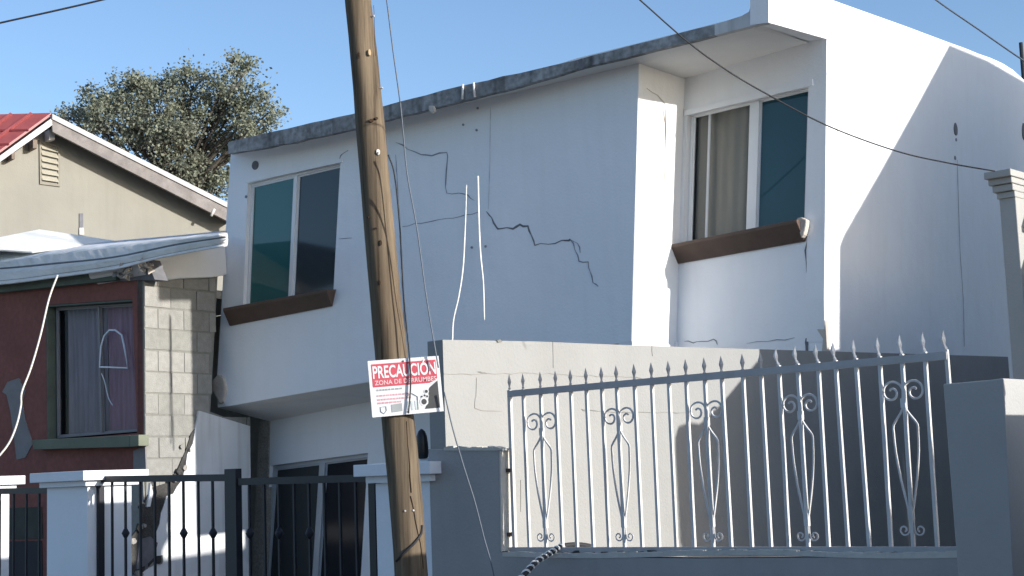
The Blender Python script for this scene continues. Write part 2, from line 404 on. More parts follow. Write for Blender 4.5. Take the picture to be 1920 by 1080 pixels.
# ground-floor wall and sliding door
door_hole = GF.ps((507, 873), (690, 849), (674, 1130), (489, 1130))
slab('ground_floor_wall', [GF.p(503, 786), GF.p(760, 735), q2 + Z * .2, drop(q2), drop(GF.p(480, 1100))], -GF.n * .15, WHITE, H, holes=[door_hole])
Q = [p - GF.n * .05 for p in door_hole]
w = window(H, Q, GF.n, [.52], [GREYGL, DOORGL], fw=.05, fr=BLUEALU, mull=.045)
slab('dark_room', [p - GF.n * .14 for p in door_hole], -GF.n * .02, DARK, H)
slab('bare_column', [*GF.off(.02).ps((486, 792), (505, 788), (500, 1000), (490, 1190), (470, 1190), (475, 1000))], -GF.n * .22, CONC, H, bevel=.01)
slab('gap_shade_backing', [drop(GF.p(505, 900) - hu * .35 + hv * 1.2, 0), drop(GF.p(505, 900) - hu * 1.6 + hv * 1.2, 0), drop(GF.p(505, 900) - hu * 1.6 + hv * 1.2, 2.7), drop(GF.p(505, 900) - hu * .35 + hv * 1.2, 2.7)], hv * .1, DARK, H)  # dark sheet added behind the gap; its colour stands in for shade
# upper windows
Q = [p - HF.n * .05 for p in wl_hole]
w1 = window(H, Q, HF.n, [.5], [TEAL, DARKGL], fw=.03, mull=.028)
Q = [p - HW.n * .07 for p in wr_hole]
w2 = window(H, Q, HW.n, [.545], [CLEARGL, BLUEGL], fw=.035, mull=.05)
# room behind the clear light: back wall and a pale curtain
R0 = [p - HW.n * 1.1 for p in wr_hole]
slab('room_wall', [quv(R0, -.4, -.05), quv(R0, .98, -.05), quv(R0, .98, 1.05), quv(R0, -.4, 1.05)], -HW.n * .05, INT, H)
C = [p - HW.n * .17 for p in wr_hole]
cv, cf = [], []
for i in range(33):
    u = .03 + .44 * i / 32; dd = HW.n * (.006 * math.sin(i * .9) + .004 * math.sin(i * .5))
    cv += [quv(C, u, .02) + dd, quv(C, u, .985) + dd]
for i in range(32): cf.append((2 * i, 2 * i + 1, 2 * i + 3, 2 * i + 2))
mesh('curtain', cv, cf, mat('olive_grey_curtain', (.50, .49, .43), .9, .03, 3, 0, stretch=(2, 2, .3)), H, smooth=True)
tube('open_sash_stile', [quv([p - HW.n * .10 for p in wr_hole], .155, .02), quv([p - HW.n * .10 for p in wr_hole], .155, .98)], .02, ALU, H, 4)
slab('jamb_strip', HW.off(.012).ps((1272, 207), (1286, 204), (1281, 452), (1266, 456)), -HW.n * .03, ALU, H)
slab('window_head', HW.off(.02).ps((1283, 207), (1523, 148), (1524, 160), (1283, 217)), -HW.n * .04, WHITE, H)
slab('window_head', HF.off(.012).ps((459, 336), (641, 298), (641, 304), (461, 343)), -HF.n * .03, WHITE, H)
# sills: a sloped-front moulding
def sill(pl, tlx, trx, blx, brx, out, m, name='window_sill'):
    po, pi = pl.off(out), pl.off(.025)
    a0, a1 = po.p(*tlx), po.p(*trx); b0, b1 = pi.p(*blx), pi.p(*brx)
    def prof(a, b):
        lip = a - Z * .035
        w0 = a - pl.n * (out + .0) + Z * .01; wb = b - pl.n * .025
        return [w0, a, lip, b, wb]
    A_, B_ = prof(a0, b0), prof(a1, b1); n = 5
    fs = [tuple(range(n)), tuple(n + i for i in reversed(range(n)))] + [(i, (i + 1) % n, n + (i + 1) % n, n + i) for i in range(n)]
    return mesh(name, A_ + B_, fs, m, H, bevel=.006)
sill(HF, (418, 578), (613, 542), (430, 611), (621, 574), .16, BROWN)
sill(HW, (1254, 459), (1494, 411), (1268, 495), (1509, 452), .17, BROWN)
# broken plaster end of the right sill
po = HW.off(.1)
slab('broken_sill_end', po.ps((1494, 409), (1503, 407), (1512, 412), (1511, 424), (1507, 440), (1502, 446), (1499, 436), (1494, 422)), -HW.n * .1, CHIP, H, bevel=.01)
# cracks
crack(HF, [(742, 267), (765, 280), (790, 290), (810, 292), (838, 286), (839, 300), (836, 340), (838, 362), (860, 362), (878, 366), (890, 376)], .018, H)
crack(HF, [(755, 425), (800, 417), (850, 409), (872, 403), (896, 398)], .018, H)
crack(HF, [(912, 396), (922, 408), (931, 426), (937, 429), (962, 429), (975, 421), (990, 424), (996, 440), (1003, 460), (1066, 451), (1070, 450)], .026, H, CRACKD)
crack(HF, [(1070, 450), (1078, 468), (1086, 490), (1103, 491), (1107, 510), (1112, 530), (1122, 537)], .016, H)
crack(HF, [(1068, 448), (1083, 456), (1088, 474)], .014, H)
crack(HF, [(637, 298), (643, 288), (653, 282)], .02, H)
crack(HF, [(636, 448), (660, 446)], .012, H)
crack(HF, [(920, 200), (919, 300), (916, 392)], .012, H, mat('hairline', (.52, .53, .56), .9, .1, 5, 0), jit=.003)
crack(HF, [(742, 290), (750, 430), (756, 560), (762, 660)], .02, H, mat('painted_seam', (.34, .37, .44), .9, .1, 5, 0), jit=.004)
crack(HRl, [(1212, 165), (1232, 178), (1247, 195), (1249, 230), (1247, 300), (1245, 400), (1244, 520)], .014, H, mat('hairline_warm', (.5, .48, .44), .9, .1, 5, 0), jit=.01)
crack(HRl, [(1244, 205), (1248, 235), (1246, 262)], .022, H, mat('hairline_brown', (.3, .24, .18), .9, .1, 5, 0))
crack(HW, [(1510, 412), (1514, 440), (1510, 470), (1513, 510), (1516, 545), (1520, 568)], .028, H, CRACKD)
crack(HW, [(1518, 450), (1519, 465), (1513, 480)], .014, H)
crack(HW, [(1283, 640), (1300, 643), (1316, 640), (1338, 636), (1345, 646)], .014, H)
crack(HW, [(1400, 644), (1440, 640), (1490, 633)], .010, H)
crack(HW, [(1512, 634), (1513, 650), (1513, 668)], .05, H, CRACKD, jit=.004)
slab('broken_wall_foot', HW.off(.01).ps((1528, 612), (1540, 604), (1547, 600), (1549, 622), (1551, 662), (1540, 668), (1543, 635)), -HW.n * .06, CHIP, H, bevel=.008)
slab('dark_hole', HS.off(.01).ps((1548, 630), (1553, 640), (1557, 664), (1550, 666)), -HS.n * .05, CRACKD, H)
crack(HS.off(.006), [(1795, 300), (1797, 380), (1800, 470), (1806, 560), (1808, 650)], .02, H, mat('hairline_blue', (.55, .56, .58), .9, .1, 5, 0), jit=.004)
# round conduit holes
def disc(name, pl, x, y, r, m, parent, depth=.03, out=.01, sides=14, ry=1):
    c = pl.p(x, y) + pl.n * out
    return slab(name, [c + pl.a * (r * math.cos(t)) + Z * (r * ry * math.sin(t)) for t in [2 * math.pi * i / sides for i in range(sides)]], -pl.n * depth, m, parent)
disc('vent_hole', HF, 479, 310, .055, CRACKD, H)
disc('vent_hole', HS, 1791, 242, .06, CRACKD, H, ry=1.3)
disc('vent_hole', HS, 1919, 246, .08, CRACKD, H, ry=1.5)
for (x, y, r) in ((462, 369, .018), (1790, 296, .025), (1792, 262, .02)): disc('nail_hole', HF if x < 600 else HS, x, y, r, CRACK, H)
for (x, y) in ((869, 234), (894, 244), (885, 464), (911, 462), (896, 203)): disc('nail_hole', HF, x, y, .013, CRACK, H)
# white strings / rods hanging on the facade
SF = HF.off(.48)
tube('hanging_cord', spline(SF.ps((874, 347), (872, 420), (868, 500), (860, 555), (850, 600), (848, 640))), .0095, STRING, H)
tube('hanging_cord', spline(SF.ps((896, 330), (898, 420), (901, 480), (906, 530), (908, 600))), [.010] * 20 + [.008] * 13, STRING, H)
tube('cord_hook', RF.off(.02).ps((868, 158), (867, 186)), .012, STRING, H); tube('cord_hook', RF.off(.02).ps((888, 155), (890, 182)), .012, STRING, H)
o = slab('mortar_lump', RF.off(.02).ps((803, 198), (813, 198), (815, 207), (810, 213), (804, 208)), -RF.n * .04, CHIP, H, bevel=.01)
slab('edge_notch', RF.off(.004).ps((1084, 112), (1092, 109), (1093, 128), (1087, 131)), -RF.n * .02, CRACKD, H)

# ================================================================== red house with bare block side wall
RH = thing('red_house', 'dark red house with green-silled window, peeling front and bare concrete block side wall', 'house', drop(RD.P))
rhole = RD.ps((86, 572), (248, 561), (257, 812), (88, 826))
slab('front_wall', [RD.p(-160, 530), RD.p(267, 505), RD.p(268, 700), RD.p(270, 860), drop(RD.p(270, 860)), drop(RD.p(-160, 800))], -RD.n * .15, RED, RH, holes=[rhole])
gq = [p - RD.n * .15 for p in rhole]
slab('green_reveal', [rhole[0] + hu * .006, rhole[3] + hu * .006, gq[3] + hu * .006 , gq[0] + hu * .006], hu * .02, DGREEN, RH)
slab('green_reveal', [rhole[0] - Z * .004, rhole[1] - Z * .004, gq[1] - Z * .004, gq[0] - Z * .004], (0, 0, -.02), DGREEN, RH)
Q = [quv([p - RD.n * .11 for p in rhole], u, v) for u, v in ((.03, .015), (.985, .02), (.985, .985), (.03, .985))]
w = window(RH, Q, RD.n, [.53], [CLEARGL, CLEARGL], fw=.022, mull=.012, fr=mat('dull_frame', (.24, .23, .23), .6, .1, 6, 0))
def curtain(Q, u0_, u1, m, parent, back, n, amp=.02, fr=1.3):
    cv, cf = [], []; k = 40
    for i in range(k + 1):
        u = u0_ + (u1 - u0_) * i / k; dd = n * (-back + amp * math.sin(i * fr) + amp * .5 * math.sin(i * .6 + 1))
        for j, v in enumerate((.01, .5, .985)): cv.append(quv(Q, u + .008 * math.sin(i + j * 2), v) + dd * (1 if j else .95))
    for i in range(k):
        for j in range(2): cf.append((3 * i + j, 3 * i + j + 1, 3 * i + 4 + j, 3 * i + 3 + j))
    return mesh('curtain', cv, cf, m, parent, smooth=True)
curtain(Q, .03, .52, CURT, RH, .16, RD.n, .02)
curtain(Q, .54, .97, CURTR, RH, .13, RD.n, .015)
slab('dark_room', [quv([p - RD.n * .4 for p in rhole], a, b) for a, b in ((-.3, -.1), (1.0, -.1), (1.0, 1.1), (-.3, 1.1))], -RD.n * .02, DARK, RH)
pO = RD.off(-.1)
tube('hanging_ornament', pO.ps((187, 688), (189, 650), (195, 630), (205, 619), (216, 619), (228, 628), (233, 650), (240, 690)), .011, TOY, RH, closed=True)
tube('hanging_ornament', spline(pO.ps((190, 700), (196, 715), (203, 745), (211, 760))), .006, TOY, RH)
# sill: green
o_ = RD.off(.14)
a, b, c, d = o_.ps((60, 825), (243, 816), (243, 838), (62, 843))
slab('window_sill', [a, b, c, d], -RD.n * .16, GREEN, RH, bevel=.006)
a2, b2 = o_.ps((243.6, 816), (260, 815)); c2, d2 = o_.ps((260, 836), (243.6, 838))
slab('sill_end', [a2, b2, c2, d2], -RD.n * .15, mat('pale_green_trim', (.19, .205, .15), .85, .15, 6, .2), RH, bevel=.006)
slab('cement_patch', RD.off(.01).ps((4, 735), (14, 716), (35, 709), (47, 733), (41, 755), (48, 790), (58, 822), (60, 834), (47, 858), (31, 862), (26, 820), (19, 770), (12, 740)), -RD.n * .02, PATCH, RH)
slab('bare_patch', RD.off(.012).ps((250, 845), (272, 836), (274, 892), (250, 892)), -RD.n * .02, PATCH, RH)
slab('green_band', RD.off(.10).ps((-160, 534), (0, 526), (217, 503), (217, 525), (0, 548), (-160, 556)), -RD.n * .11, DGREEN, RH)
# ---- block side wall: every block a part
a1 = BW.loc(BW.p(470, 900))[0]
ztop = RD.p(270, 522).z + .17
zp = BW.p(372, 770).z; aT = BW.loc(BW.p(409, 560))[0]; aB = BW.loc(BW.p(394, 760))[0]
slab('mortar_bed', [BW.q(0, 0), BW.q(a1, 0), BW.q(a1, BW.p(470, 800).z), BW.q(aB, zp - .01), BW.q(aT, ztop), BW.q(0, ztop)], -BW.n * .12, MORT, RH)
bh, bwid, jt = .242, .40, .014
cache = {}
row = 0; z = ztop - .245
while z > -.05:
    x0 = -.003 - (0 if row % 2 else bwid / 2)
    while x0 < a1:
        lim = a1 if z < zp - .25 else aB + (aT - aB) * (z - zp) / (ztop - zp) + rnd.uniform(-.05, .03)
        s, e = max(x0, -.003), min(x0 + bwid, lim)
        if e - s > .05:
            key = (round(e - s, 2), rnd.randrange(4))
            if key not in cache:
                W_ = e - s - jt; r2 = random.Random(hash(key) & 0xffff)
                w_ = [BW.a * (u + r2.uniform(-.004, .004)) + Z * (v + r2.uniform(-.004, .004)) for u, v in ((0, 0), (W_, 0), (W_, bh - jt), (0, bh - jt))]
                vs, fs = slab_geo(w_, -BW.n * .03); me = bpy.data.meshes.new('block'); me.from_pydata(vs, [], fs)
                me.materials.append((BLOCK, BLOCKB, BLOCKD, BLOCK)[key[1]]); cache[key] = me
            ob = bpy.data.objects.new('block', cache[key]); S.collection.objects.link(ob); ob.parent = RH
            lp = BW.q(s + jt / 2, z + jt / 2) + BW.n * (.008 + rnd.uniform(-.004, .004))
            ob.location = lp - WL[RH.name]
        x0 += bwid
    row += 1; z -= .25
# plastered lower part with its torn edge
PW = BW.off(.035)
edge = [(372, 770), (369, 790), (364, 806), (360, 832), (352, 852), (350, 872), (344, 882), (341, 900), (334, 912), (324, 926), (313, 930), (308, 948), (303, 962), (301, 982), (295, 1000), (292, 1020), (294, 1040), (290, 1060), (276, 1068), (262, 1078), (258, 1110), (250, 1150)]
pe = [PW.p(x + rnd.uniform(-2, 2), y) for x, y in edge]
slab('plastered_panel', pe + [drop(pe[-1], 0), drop(PW.p(471, 900), 0), PW.p(471, 1000), PW.p(469, 799)], -BW.n * .05, WHITE2, RH)
for q in (((283, 905), (280, 930), (275, 950), (282, 950), (287, 925)),): slab('torn_plaster', BW.off(.05).ps(*q), -BW.n * .04, WHITE2, RH)
# slab end over the block wall
slab('broken_masonry', RD.off(.02).ps((230, 893), (268, 893), (270, 960), (268, 1120), (232, 1120)), -RD.n * .05, BLOCKD, RH)
RUB_SHADE = mat('shade_dark_masonry', (.075, .072, .068), 1, .3, 7, .9, 30, var2=.4)
shade_cav = [(357, 812), (371, 796), (364, 840), (354, 872), (344, 900), (324, 930), (311, 962), (303, 1000), (296, 1045), (262, 1078), (240, 1076), (243, 1012), (262, 985), (268, 945), (286, 915), (318, 905), (336, 880), (346, 845)]
slab('torn_masonry_shade', [BW.off(.026).p(x + rnd.uniform(-3, 3), y) for x, y in shade_cav], -BW.n * .03, RUB_SHADE, RH)  # dark slab over torn blocks; the wall's shade is put into its colour
for i in range(26):
    x_, y_ = shade_cav[8 + i % 10]; c = BW.off(.03).p(x_ + rnd.uniform(-6, 10), y_ + rnd.uniform(-8, 8)); s_ = rnd.uniform(.02, .05)
    slab('masonry_chunk', [c + BW.a * (s_ * math.cos(t) * rnd.uniform(.6, 1.2)) + Z * (s_ * math.sin(t) * rnd.uniform(.6, 1.2)) for t in (0, 1.1, 2.2, 3.4, 4.5, 5.4)], BW.n * rnd.uniform(.01, .04), (RUB_SHADE, BLOCKD, CONC)[i % 3], RH)
slab('cavity_shade', BW.off(.045).ps((262, 1012), (282, 1006), (296, 1018), (290, 1044), (274, 1060), (256, 1068)), -BW.n * .04, CRACKD, RH)  # raised dark slabs; the shade of a cavity is painted as their colour
slab('cavity_shade', RD.off(.035).ps((236, 1012), (252, 1004), (272, 1010), (272, 1080), (236, 1078)), -RD.n * .04, CRACKD, RH)
slab('roof_slab_end', BW.off(.07).ps((258, 492), (300, 481), (360, 463), (422, 440), (426, 515), (400, 520), (340, 522), (312, 526), (285, 524), (272, 514), (262, 506)), -BW.n * .9, SOFF, RH, bevel=.015)
# roof membrane hanging over the front, in folds
folds = [([(-160, 478), (0, 470), (100, 462), (215, 452), (330, 442), (425, 431)], -.75), ([(-160, 500), (0, 492), (100, 478), (215, 466), (330, 453), (425, 441)], .12), ([(-160, 512), (0, 505), (100, 496), (215, 482), (330, 459), (425, 444)], .06),
         ([(-160, 522), (0, 512), (100, 505), (215, 488), (330, 465), (425, 448)], .24), ([(-160, 536), (0, 525), (100, 513), (215, 498), (330, 472), (425, 455)], .16), ([(-160, 540), (0, 530), (100, 518), (215, 502), (300, 482), (425, 458)], .26)]
rows = [spline([RD.off(d).p(x, y) + V((0, 0, rnd.uniform(-.008, .008))) for x, y in L], 6) for L, d in folds]
vs = [p for r in rows for p in r]; n = len(rows[0]); fs = []
for j in range(len(rows) - 1):
    for i in range(n - 1): fs.append((j * n + i, j * n + i + 1, (j + 1) * n + i + 1, (j + 1) * n + i))
o = mesh('roof_membrane', vs, fs, MEMB, RH, smooth=True); md = o.modifiers.new('thick', 'SOLIDIFY'); md.thickness = .02
tube('lap_seam', [p + RD.n * .02 for p in rows[2]], .012, CRACKD, RH)
tube('lap_seam', [p + RD.n * .015 - Z * .01 for p in rows[4]], .008, CONC, RH)
# rubble where the slab edge broke
rub = []
for i in range(26):
    x, y = rnd.uniform(214, 286), 0; y = 505 - (x - 214) * .12 + rnd.uniform(-8, 16)
    c = RD.off(rnd.uniform(.05, .2)).p(x, y); s = rnd.uniform(.02, .06)
    vs = [c + V((rnd.uniform(-s, s), rnd.uniform(-s, s), rnd.uniform(-s, s))) for _ in range(8)]
    bm = bmesh.new(); [bm.verts.new(v) for v in vs]; bmesh.ops.convex_hull(bm, input=bm.verts)
    bm.verts.ensure_lookup_table(); bm.verts.index_update()
    used = [v for v in bm.verts if v.link_faces]
    ix = {v: k for k, v in enumerate(used)}
    mesh('rubble_chunk', [v.co.copy() for v in used], [tuple(ix[v] for v in f.verts) for f in bm.faces], (CHIP, CONC, MORT)[i % 3] if rnd.random() > .3 else CHIP, RH); bm.free()
slab('slab_edge', RD.off(.03).ps((217, 497), (275, 486), (290, 524), (217, 527)), -RD.n * .2, CRACKD, RH)
slab('roof_deck', [drop(RD.p(-160, 500) + hv * .17, 4.0), drop(RD.p(265, 500) + hv * .17, 4.0), drop(RD.p(265, 500) + hv * 2.5, 4.0), drop(RD.p(-160, 500) + hv * 2.5, 4.0)], (0, 0, -.1), CONC, RH)
slab('rear_wall', [drop(RD.p(-160, 500) + hv * 2.5, 0), drop(RD.p(270, 500) + hv * 2.5 - hu * .2, 0), drop(RD.p(270, 500) + hv * 2.5 - hu * .2, 3.9), drop(RD.p(-160, 500) + hv * 2.5, 3.88)], hv * .1, BLOCK, RH)
# low dark opening seen through the left gate
slab('lower_opening', RD.off(.01).ps((-40, 955), (78, 950), (80, 1010), (-40, 1012)), -RD.n * .03, mat('dull_green_panel', (.05, .055, .045), .8, .3, 3, .1), RH)
slab('lower_opening', RD.off(.01).ps((-40, 1016), (78, 1014), (80, 1120), (-40, 1120)), -RD.n * .03, DARK, RH)

# ================================================================== white canopy on the roof
tp = at(74, 430, 19.2)
TC = thing('roof_canopy', 'bright white stretched tarp with low peak behind the red house roof', 'tarp', drop(tp))
cor = [at(-90, 462, 18.95), at(60, 472, 18.7), at(214, 451, 18.9), at(235, 458, 19.8), at(-60, 466, 20.2)]
vs = [tp] + cor; k = len(cor)
o = mesh('tarp_sheet', vs, [(0, i + 1, (i + 1) % k + 1) for i in range(k)], TARP, TC)
sb = o.modifiers.new('sub', 'SUBSURF'); sb.subdivision_type = 'SIMPLE'; sb.levels = sb.render_levels = 3
so_ = o.modifiers.new('thick', 'SOLIDIFY'); so_.thickness = .02
for c in cor[3:]: tube('post', [c + V((0, 0, -.02)), drop(c, 4.0)], .03, TRIMW, TC)

# ================================================================== beige gable house
gu = V((.80, .60, 0)).normalized()
GP = Plane(at(97, 222, 27), gu)
GH = thing('gable_house', 'beige plastered gable house with red metal roof and louvered attic vent', 'house', drop(GP.P))
rake = GP.off(.45)
apex = rake.p(97, 221); re = rake.p(445, 397); le = rake.p(-110, 372)
apb = rake.p(99, 247); reb = rake.p(445, 424); leb = rake.p(-110, 396)
wall = [GP.p(100, 236), GP.p(470, 425), drop(GP.p(470, 425)), drop(GP.p(-120, 400)), GP.p(-120, 386)]
slab('gable_wall', wall, -GP.n * .2, BEIGE, GH)
slab('rake_board', [apex, re, reb, apb], -GP.n * .06, mat('grey_rake_board', (.21, .19, .18), .85, .25, 5, .3), GH)
up_ = V((0, 0, .07))
slab('rake_board', [apex - Z * .005, le, leb + Z * .14, apb + Z * .13], -GP.n * .06, TRIMW, GH)
slab('rake_trim', [apex + up_ + GP.n * .03, re + up_ + GP.n * .03, re - up_ * .4 + GP.n * .03, apex - up_ * .4 + GP.n * .03], -GP.n * .08, mat('pale_metal_trim', (.40, .39, .39), .6, .1, 5, 0), GH)
RV = -GP.n * 7.0
slab('roof_slope', [apex - GP.n * .03 + Z * .02, re - GP.n * .03 + Z * .02, re + RV, apex + RV], (0, 0, .05), REDMET, GH)
slab('eave_lining', [apb - GP.n * .07 + Z * .22, reb - GP.n * .07 + Z * .12, reb + Z * .12 - GP.n * .9, apb + Z * .22 - GP.n * .9], (0, 0, .03), WOODG, GH)
# left slope, ridge swung round so that the ribs show over the rake
LV = V((-9.0, .9, 0.35))
slab('roof_slope', [apex - GP.n * .03 + Z * .05, apex + LV, le + LV, le - GP.n * .03 + Z * .05], (0, 0, .05), REDMET, GH)
for i in range(1, 24):
    t = i / 24; A_ = apex + LV * t; B_ = le + LV * t; 
    d = (B_ - A_); A_ = A_ + Z * .09; B_ = B_ + Z * .09
    tube('roof_rib', [A_, B_], .035, REDMET, GH, sides=4)
for t in (.22, .4, .58, .76):
    tube('roof_lap', [apex.lerp(le, t) + Z * .09, apex.lerp(le, t) + LV + Z * .09], .022, mat('red_lap', (.2, .04, .045), .6, .1, 5, 0), GH, sides=4)
for (x, y, x2, y2) in ((92, 243, 103, 262), (62, 262, 70, 278), (22, 285, 28, 298)):
    slab('rafter_tail', GP.off(.25).ps((x, y), (x2, y), (x2, y2), (x, y2)), -GP.n * .24, WOODG if x < 90 else TRIMW, GH)
tube('rafter_tail', [rake.p(402, 392), rake.p(396, 405)], .03, TRIMW, GH)
vq = GP.off(.03).ps((74, 262), (113, 273), (113, 350), (75, 345))
sl_ = [slab_geo(qrect(vq, *r), -GP.n * .06) for r in ((0, 0, 1, .06), (0, .94, 1, 1), (0, .06, .1, .94), (.9, .06, 1, .94))]
f = multi('attic_vent', sl_, mat('vent_frame', (.24, .22, .18), .8, .1, 5, 0), GH)
slab('vent_back', [p - GP.n * .045 for p in qrect(vq, .1, .06, .9, .94)], -GP.n * .01, CRACKD, f)
for i in range(6):
    v0 = .08 + i * .143; c = [quv(vq, .1, v0 + .085) + GP.n * .02, quv(vq, .9, v0 + .085) + GP.n * .02, quv(vq, .9, v0) - GP.n * .03, quv(vq, .1, v0) - GP.n * .03]
    slab('louver', c, (0, 0, -.02), mat('vent_louver', (.36, .335, .27), .8, .1, 5, 0), f)
slab('pipe_opening', GP.off(.02).ps((149, 400), (156, 400), (156, 426), (149, 427)), -GP.n * .03, CRACKD, GH)
slab('pipe_collar', GP.off(.03).ps((149, 427), (157, 427), (158, 440), (149, 440)), -GP.n * .04, TRIMW, GH)

# ================================================================== tree
def leafmat(name, c):
    if name in MATS: return MATS[name]
    M = mat(name, c, .6, .35, 1.2, 0); t = M.node_tree; b = t.nodes['Principled BSDF']
    tr = t.nodes.new('ShaderNodeBsdfTranslucent'); mx = t.nodes.new('ShaderNodeMixShader'); mx.inputs[0].default_value = .35
    t.links.new(b.inputs['Base Color'].links[0].from_socket, tr.inputs[0]); t.links.new(b.outputs[0], mx.inputs[1]); t.links.new(tr.outputs[0], mx.inputs[2])
    t.links.new(mx.outputs[0], t.nodes['Material Output'].inputs[0]); return M
TY = 36.0
tb = at(330, 450, TY)
TR = thing('dusty_tree', 'broad grey-green tree with feathery crown behind the beige gable house', 'tree', drop(tb))
trunk_top = at(325, 330, TY)
tube('trunk', spline([drop(tb, 0), drop(tb, 3), at(330, 480, TY), at(326, 400, TY), trunk_top]), [.28 - .005 * i for i in range(33)], BARK, TR, sides=8)
clumps = [(190, 190, 48), (175, 215, 40), (230, 175, 42), (215, 235, 60), (280, 165, 45), (312, 150, 30), (300, 215, 70), (255, 150, 28), (360, 170, 42), (385, 235, 65), (420, 160, 42), (450, 130, 32), (468, 118, 14), (440, 200, 50), (478, 180, 34), (505, 210, 24), (520, 212, 12), (495, 240, 22), (470, 255, 20), (460, 225, 36),
          (340, 290, 75), (260, 260, 55), (400, 310, 60), (405, 355, 45), (165, 225, 26), (350, 130, 22), (310, 250, 60), (440, 250, 24), (370, 340, 50), (440, 108, 12), (345, 215, 40), (150, 205, 16), (450, 285, 14), (415, 260, 30), (115, 219, 9), (122, 214, 6)]
lv, lf = [], []; twigs = []
px_m = TY / FPX
mats_l = [(.24, .26, .19), (.19, .215, .165), (.27, .285, .22)]
groups = [([], []), ([], []), ([], [])]
for (cx, cy, cr) in clumps:
    c0 = at(cx, cy, TY + rnd.uniform(-.6, .6)); Rm = cr * px_m
    base = trunk_top.lerp(c0, .2) - Z * .2
    twigs.append(tube_geo(spline([trunk_top - Z * rnd.uniform(0, 1.2), base.lerp(c0, .5) - Z * .15, c0], 4), [.06 - .005 * i for i in range(9)], 5))
    nsub = max(3, int(cr * cr / 95))
    for s in range(nsub):
        while True:
            q = V((rnd.uniform(-1, 1), rnd.uniform(-1, 1), rnd.uniform(-1, 1)))
            if q.length < 1: break
        c1 = c0 + V((q.x * Rm, q.y * Rm * 1.3, q.z * Rm * .85))
        if rnd.random() < .35: twigs.append(tube_geo([c0, c1], [.018, .008], 3))
        kind = rnd.choices((0, 1, 2), (5, 3, 2))[0]; sub = .08 + rnd.random() * .08
        for l in range(rnd.randrange(40, 66)):
            p = c1 + V((rnd.gauss(0, sub), rnd.gauss(0, sub), rnd.gauss(0, sub * .8)))
            d = V((rnd.gauss(0, 1), rnd.gauss(0, 1), rnd.gauss(-.3, .8))).normalized(); e = d.cross(V((rnd.gauss(0, 1), rnd.gauss(0, 1), rnd.gauss(0, 1)))).normalized()
            L_ = rnd.uniform(.055, .10); w_ = L_ * .38
            gv, gf = groups[kind if rnd.random() < .8 else rnd.randrange(3)]; k = len(gv)
            gv += [p, p + d * L_ * .5 + e * w_, p + d * L_, p + d * L_ * .5 - e * w_]; gf.append((k, k + 1, k + 2, k + 3))
multi('limbs', twigs, BARK, TR)
for (gv, gf), c in zip(groups, mats_l):
    o = mesh('crown', gv, gf, leafmat('leaf_%d' % int(c[0] * 1000), c), TR); o['kind'] = 'stuff'

# ================================================================== boundary wall
BWT = thing('boundary_wall', 'tall pale grey block boundary wall running back behind the silver fence, half sunlit', 'wall', drop(BP.P))
slab('wall_body', [BP.p(830, 637), BP.p(1000, 640), BP.p(1200, 648), BP.p(1430, 655), BP.p(1890, 669), drop(BP.p(1890, 669)), drop(BP.P)], -BP.n * .15, GREYW, BWT, bevel=.006)
hl = mat('faint_joint', (.26, .255, .24), .9, .1, 6, 0); hd = mat('dark_joint', (.20, .20, .19), .9, .2, 6, 0)
for px, w_, m_ in (([(832, 701), (900, 701), (1000, 700), (1180, 708)], .008, hl), ([(895, 697), (903, 699), (912, 701)], .018, hd), ([(1094, 768), (1140, 772), (1210, 773), (1290, 774)], .009, hd), ([(1090, 767), (1098, 771)], .02, hd),
                   ([(1036, 640), (1037, 690)], .008, hl), ([(1222, 648), (1223, 668)], .012, hd), ([(1180, 707), (1230, 711)], .01, hd), ([(891, 745), (890, 765), (905, 770), (940, 771)], .01, hl), ([(893, 708), (892, 745)], .008, hl), ([(976, 900), (976, 960)], .014, hl)):
    crack(BP, px, w_, BWT, m_, 'block_joint', jit=.006)
slab('coping_chip', BP.off(.01).ps((932, 638), (938, 636), (942, 641), (934, 642)), -BP.n * .03, hd, BWT)

# ================================================================== front wall (street line) and right pillar
FW = thing('front_wall', 'low dark grey street wall stepping down under the silver spear fence', 'wall', drop(FP.p(940, 1030)))
f0 = FP.off(.0)
ft = [f0.p(803, 842), f0.p(935, 843), f0.p(936, 900), f0.p(938, 1036), f0.p(1100, 1044), f0.p(1300, 1047), f0.p(1800, 1043)]
slab('wall_body', ft + [drop(ft[-1]), drop(ft[0])], -FP.n * .14, GREYF, FW, bevel=.004)
# rough pale mortar ledge on top
led = []
for i in range(34):
    t0, t1 = i / 34, (i + 1) / 34
    def lp(t):
        x = 942 + (1795 - 942) * t; return FP.off(.004).p(x, 1040 + 5 * math.sin(t * 9) * .6)
    A_, B_ = lp(t0), lp(t1); led.append(slab_geo([A_ - Z * .012, B_ - Z * .012, B_ + Z * (.012 + rnd.uniform(0, .012)), A_ + Z * (.012 + rnd.uniform(0, .012))], -FP.n * rnd.uniform(.10, .13)))
multi('mortar_ledge', led, LEDGE, FW)
led = []
for i in range(12):
    x0_, x1_ = 832 + 9.2 * i, 832 + 9.2 * (i + 1)
    A_, B_ = FP.off(.006).p(x0_, 842), FP.off(.006).p(x1_, 842)
    led.append(slab_geo([A_ - Z * .010, B_ - Z * .010, B_ + Z * rnd.uniform(.002, .022), A_ + Z * rnd.uniform(.002, .022)], -FP.n * .1))
multi('mortar_ledge', led, LEDGE, FW)
slab('jamb_sun_face', [p + fu * .003 for p in (f0.p(935, 846), f0.p(938, 1034), f0.p(938, 1034) + fv * .135, f0.p(935, 846) + fv * .135)], fu * .012, LEDGE, FW)  # paler facing on the return; sunlight is put into its colour
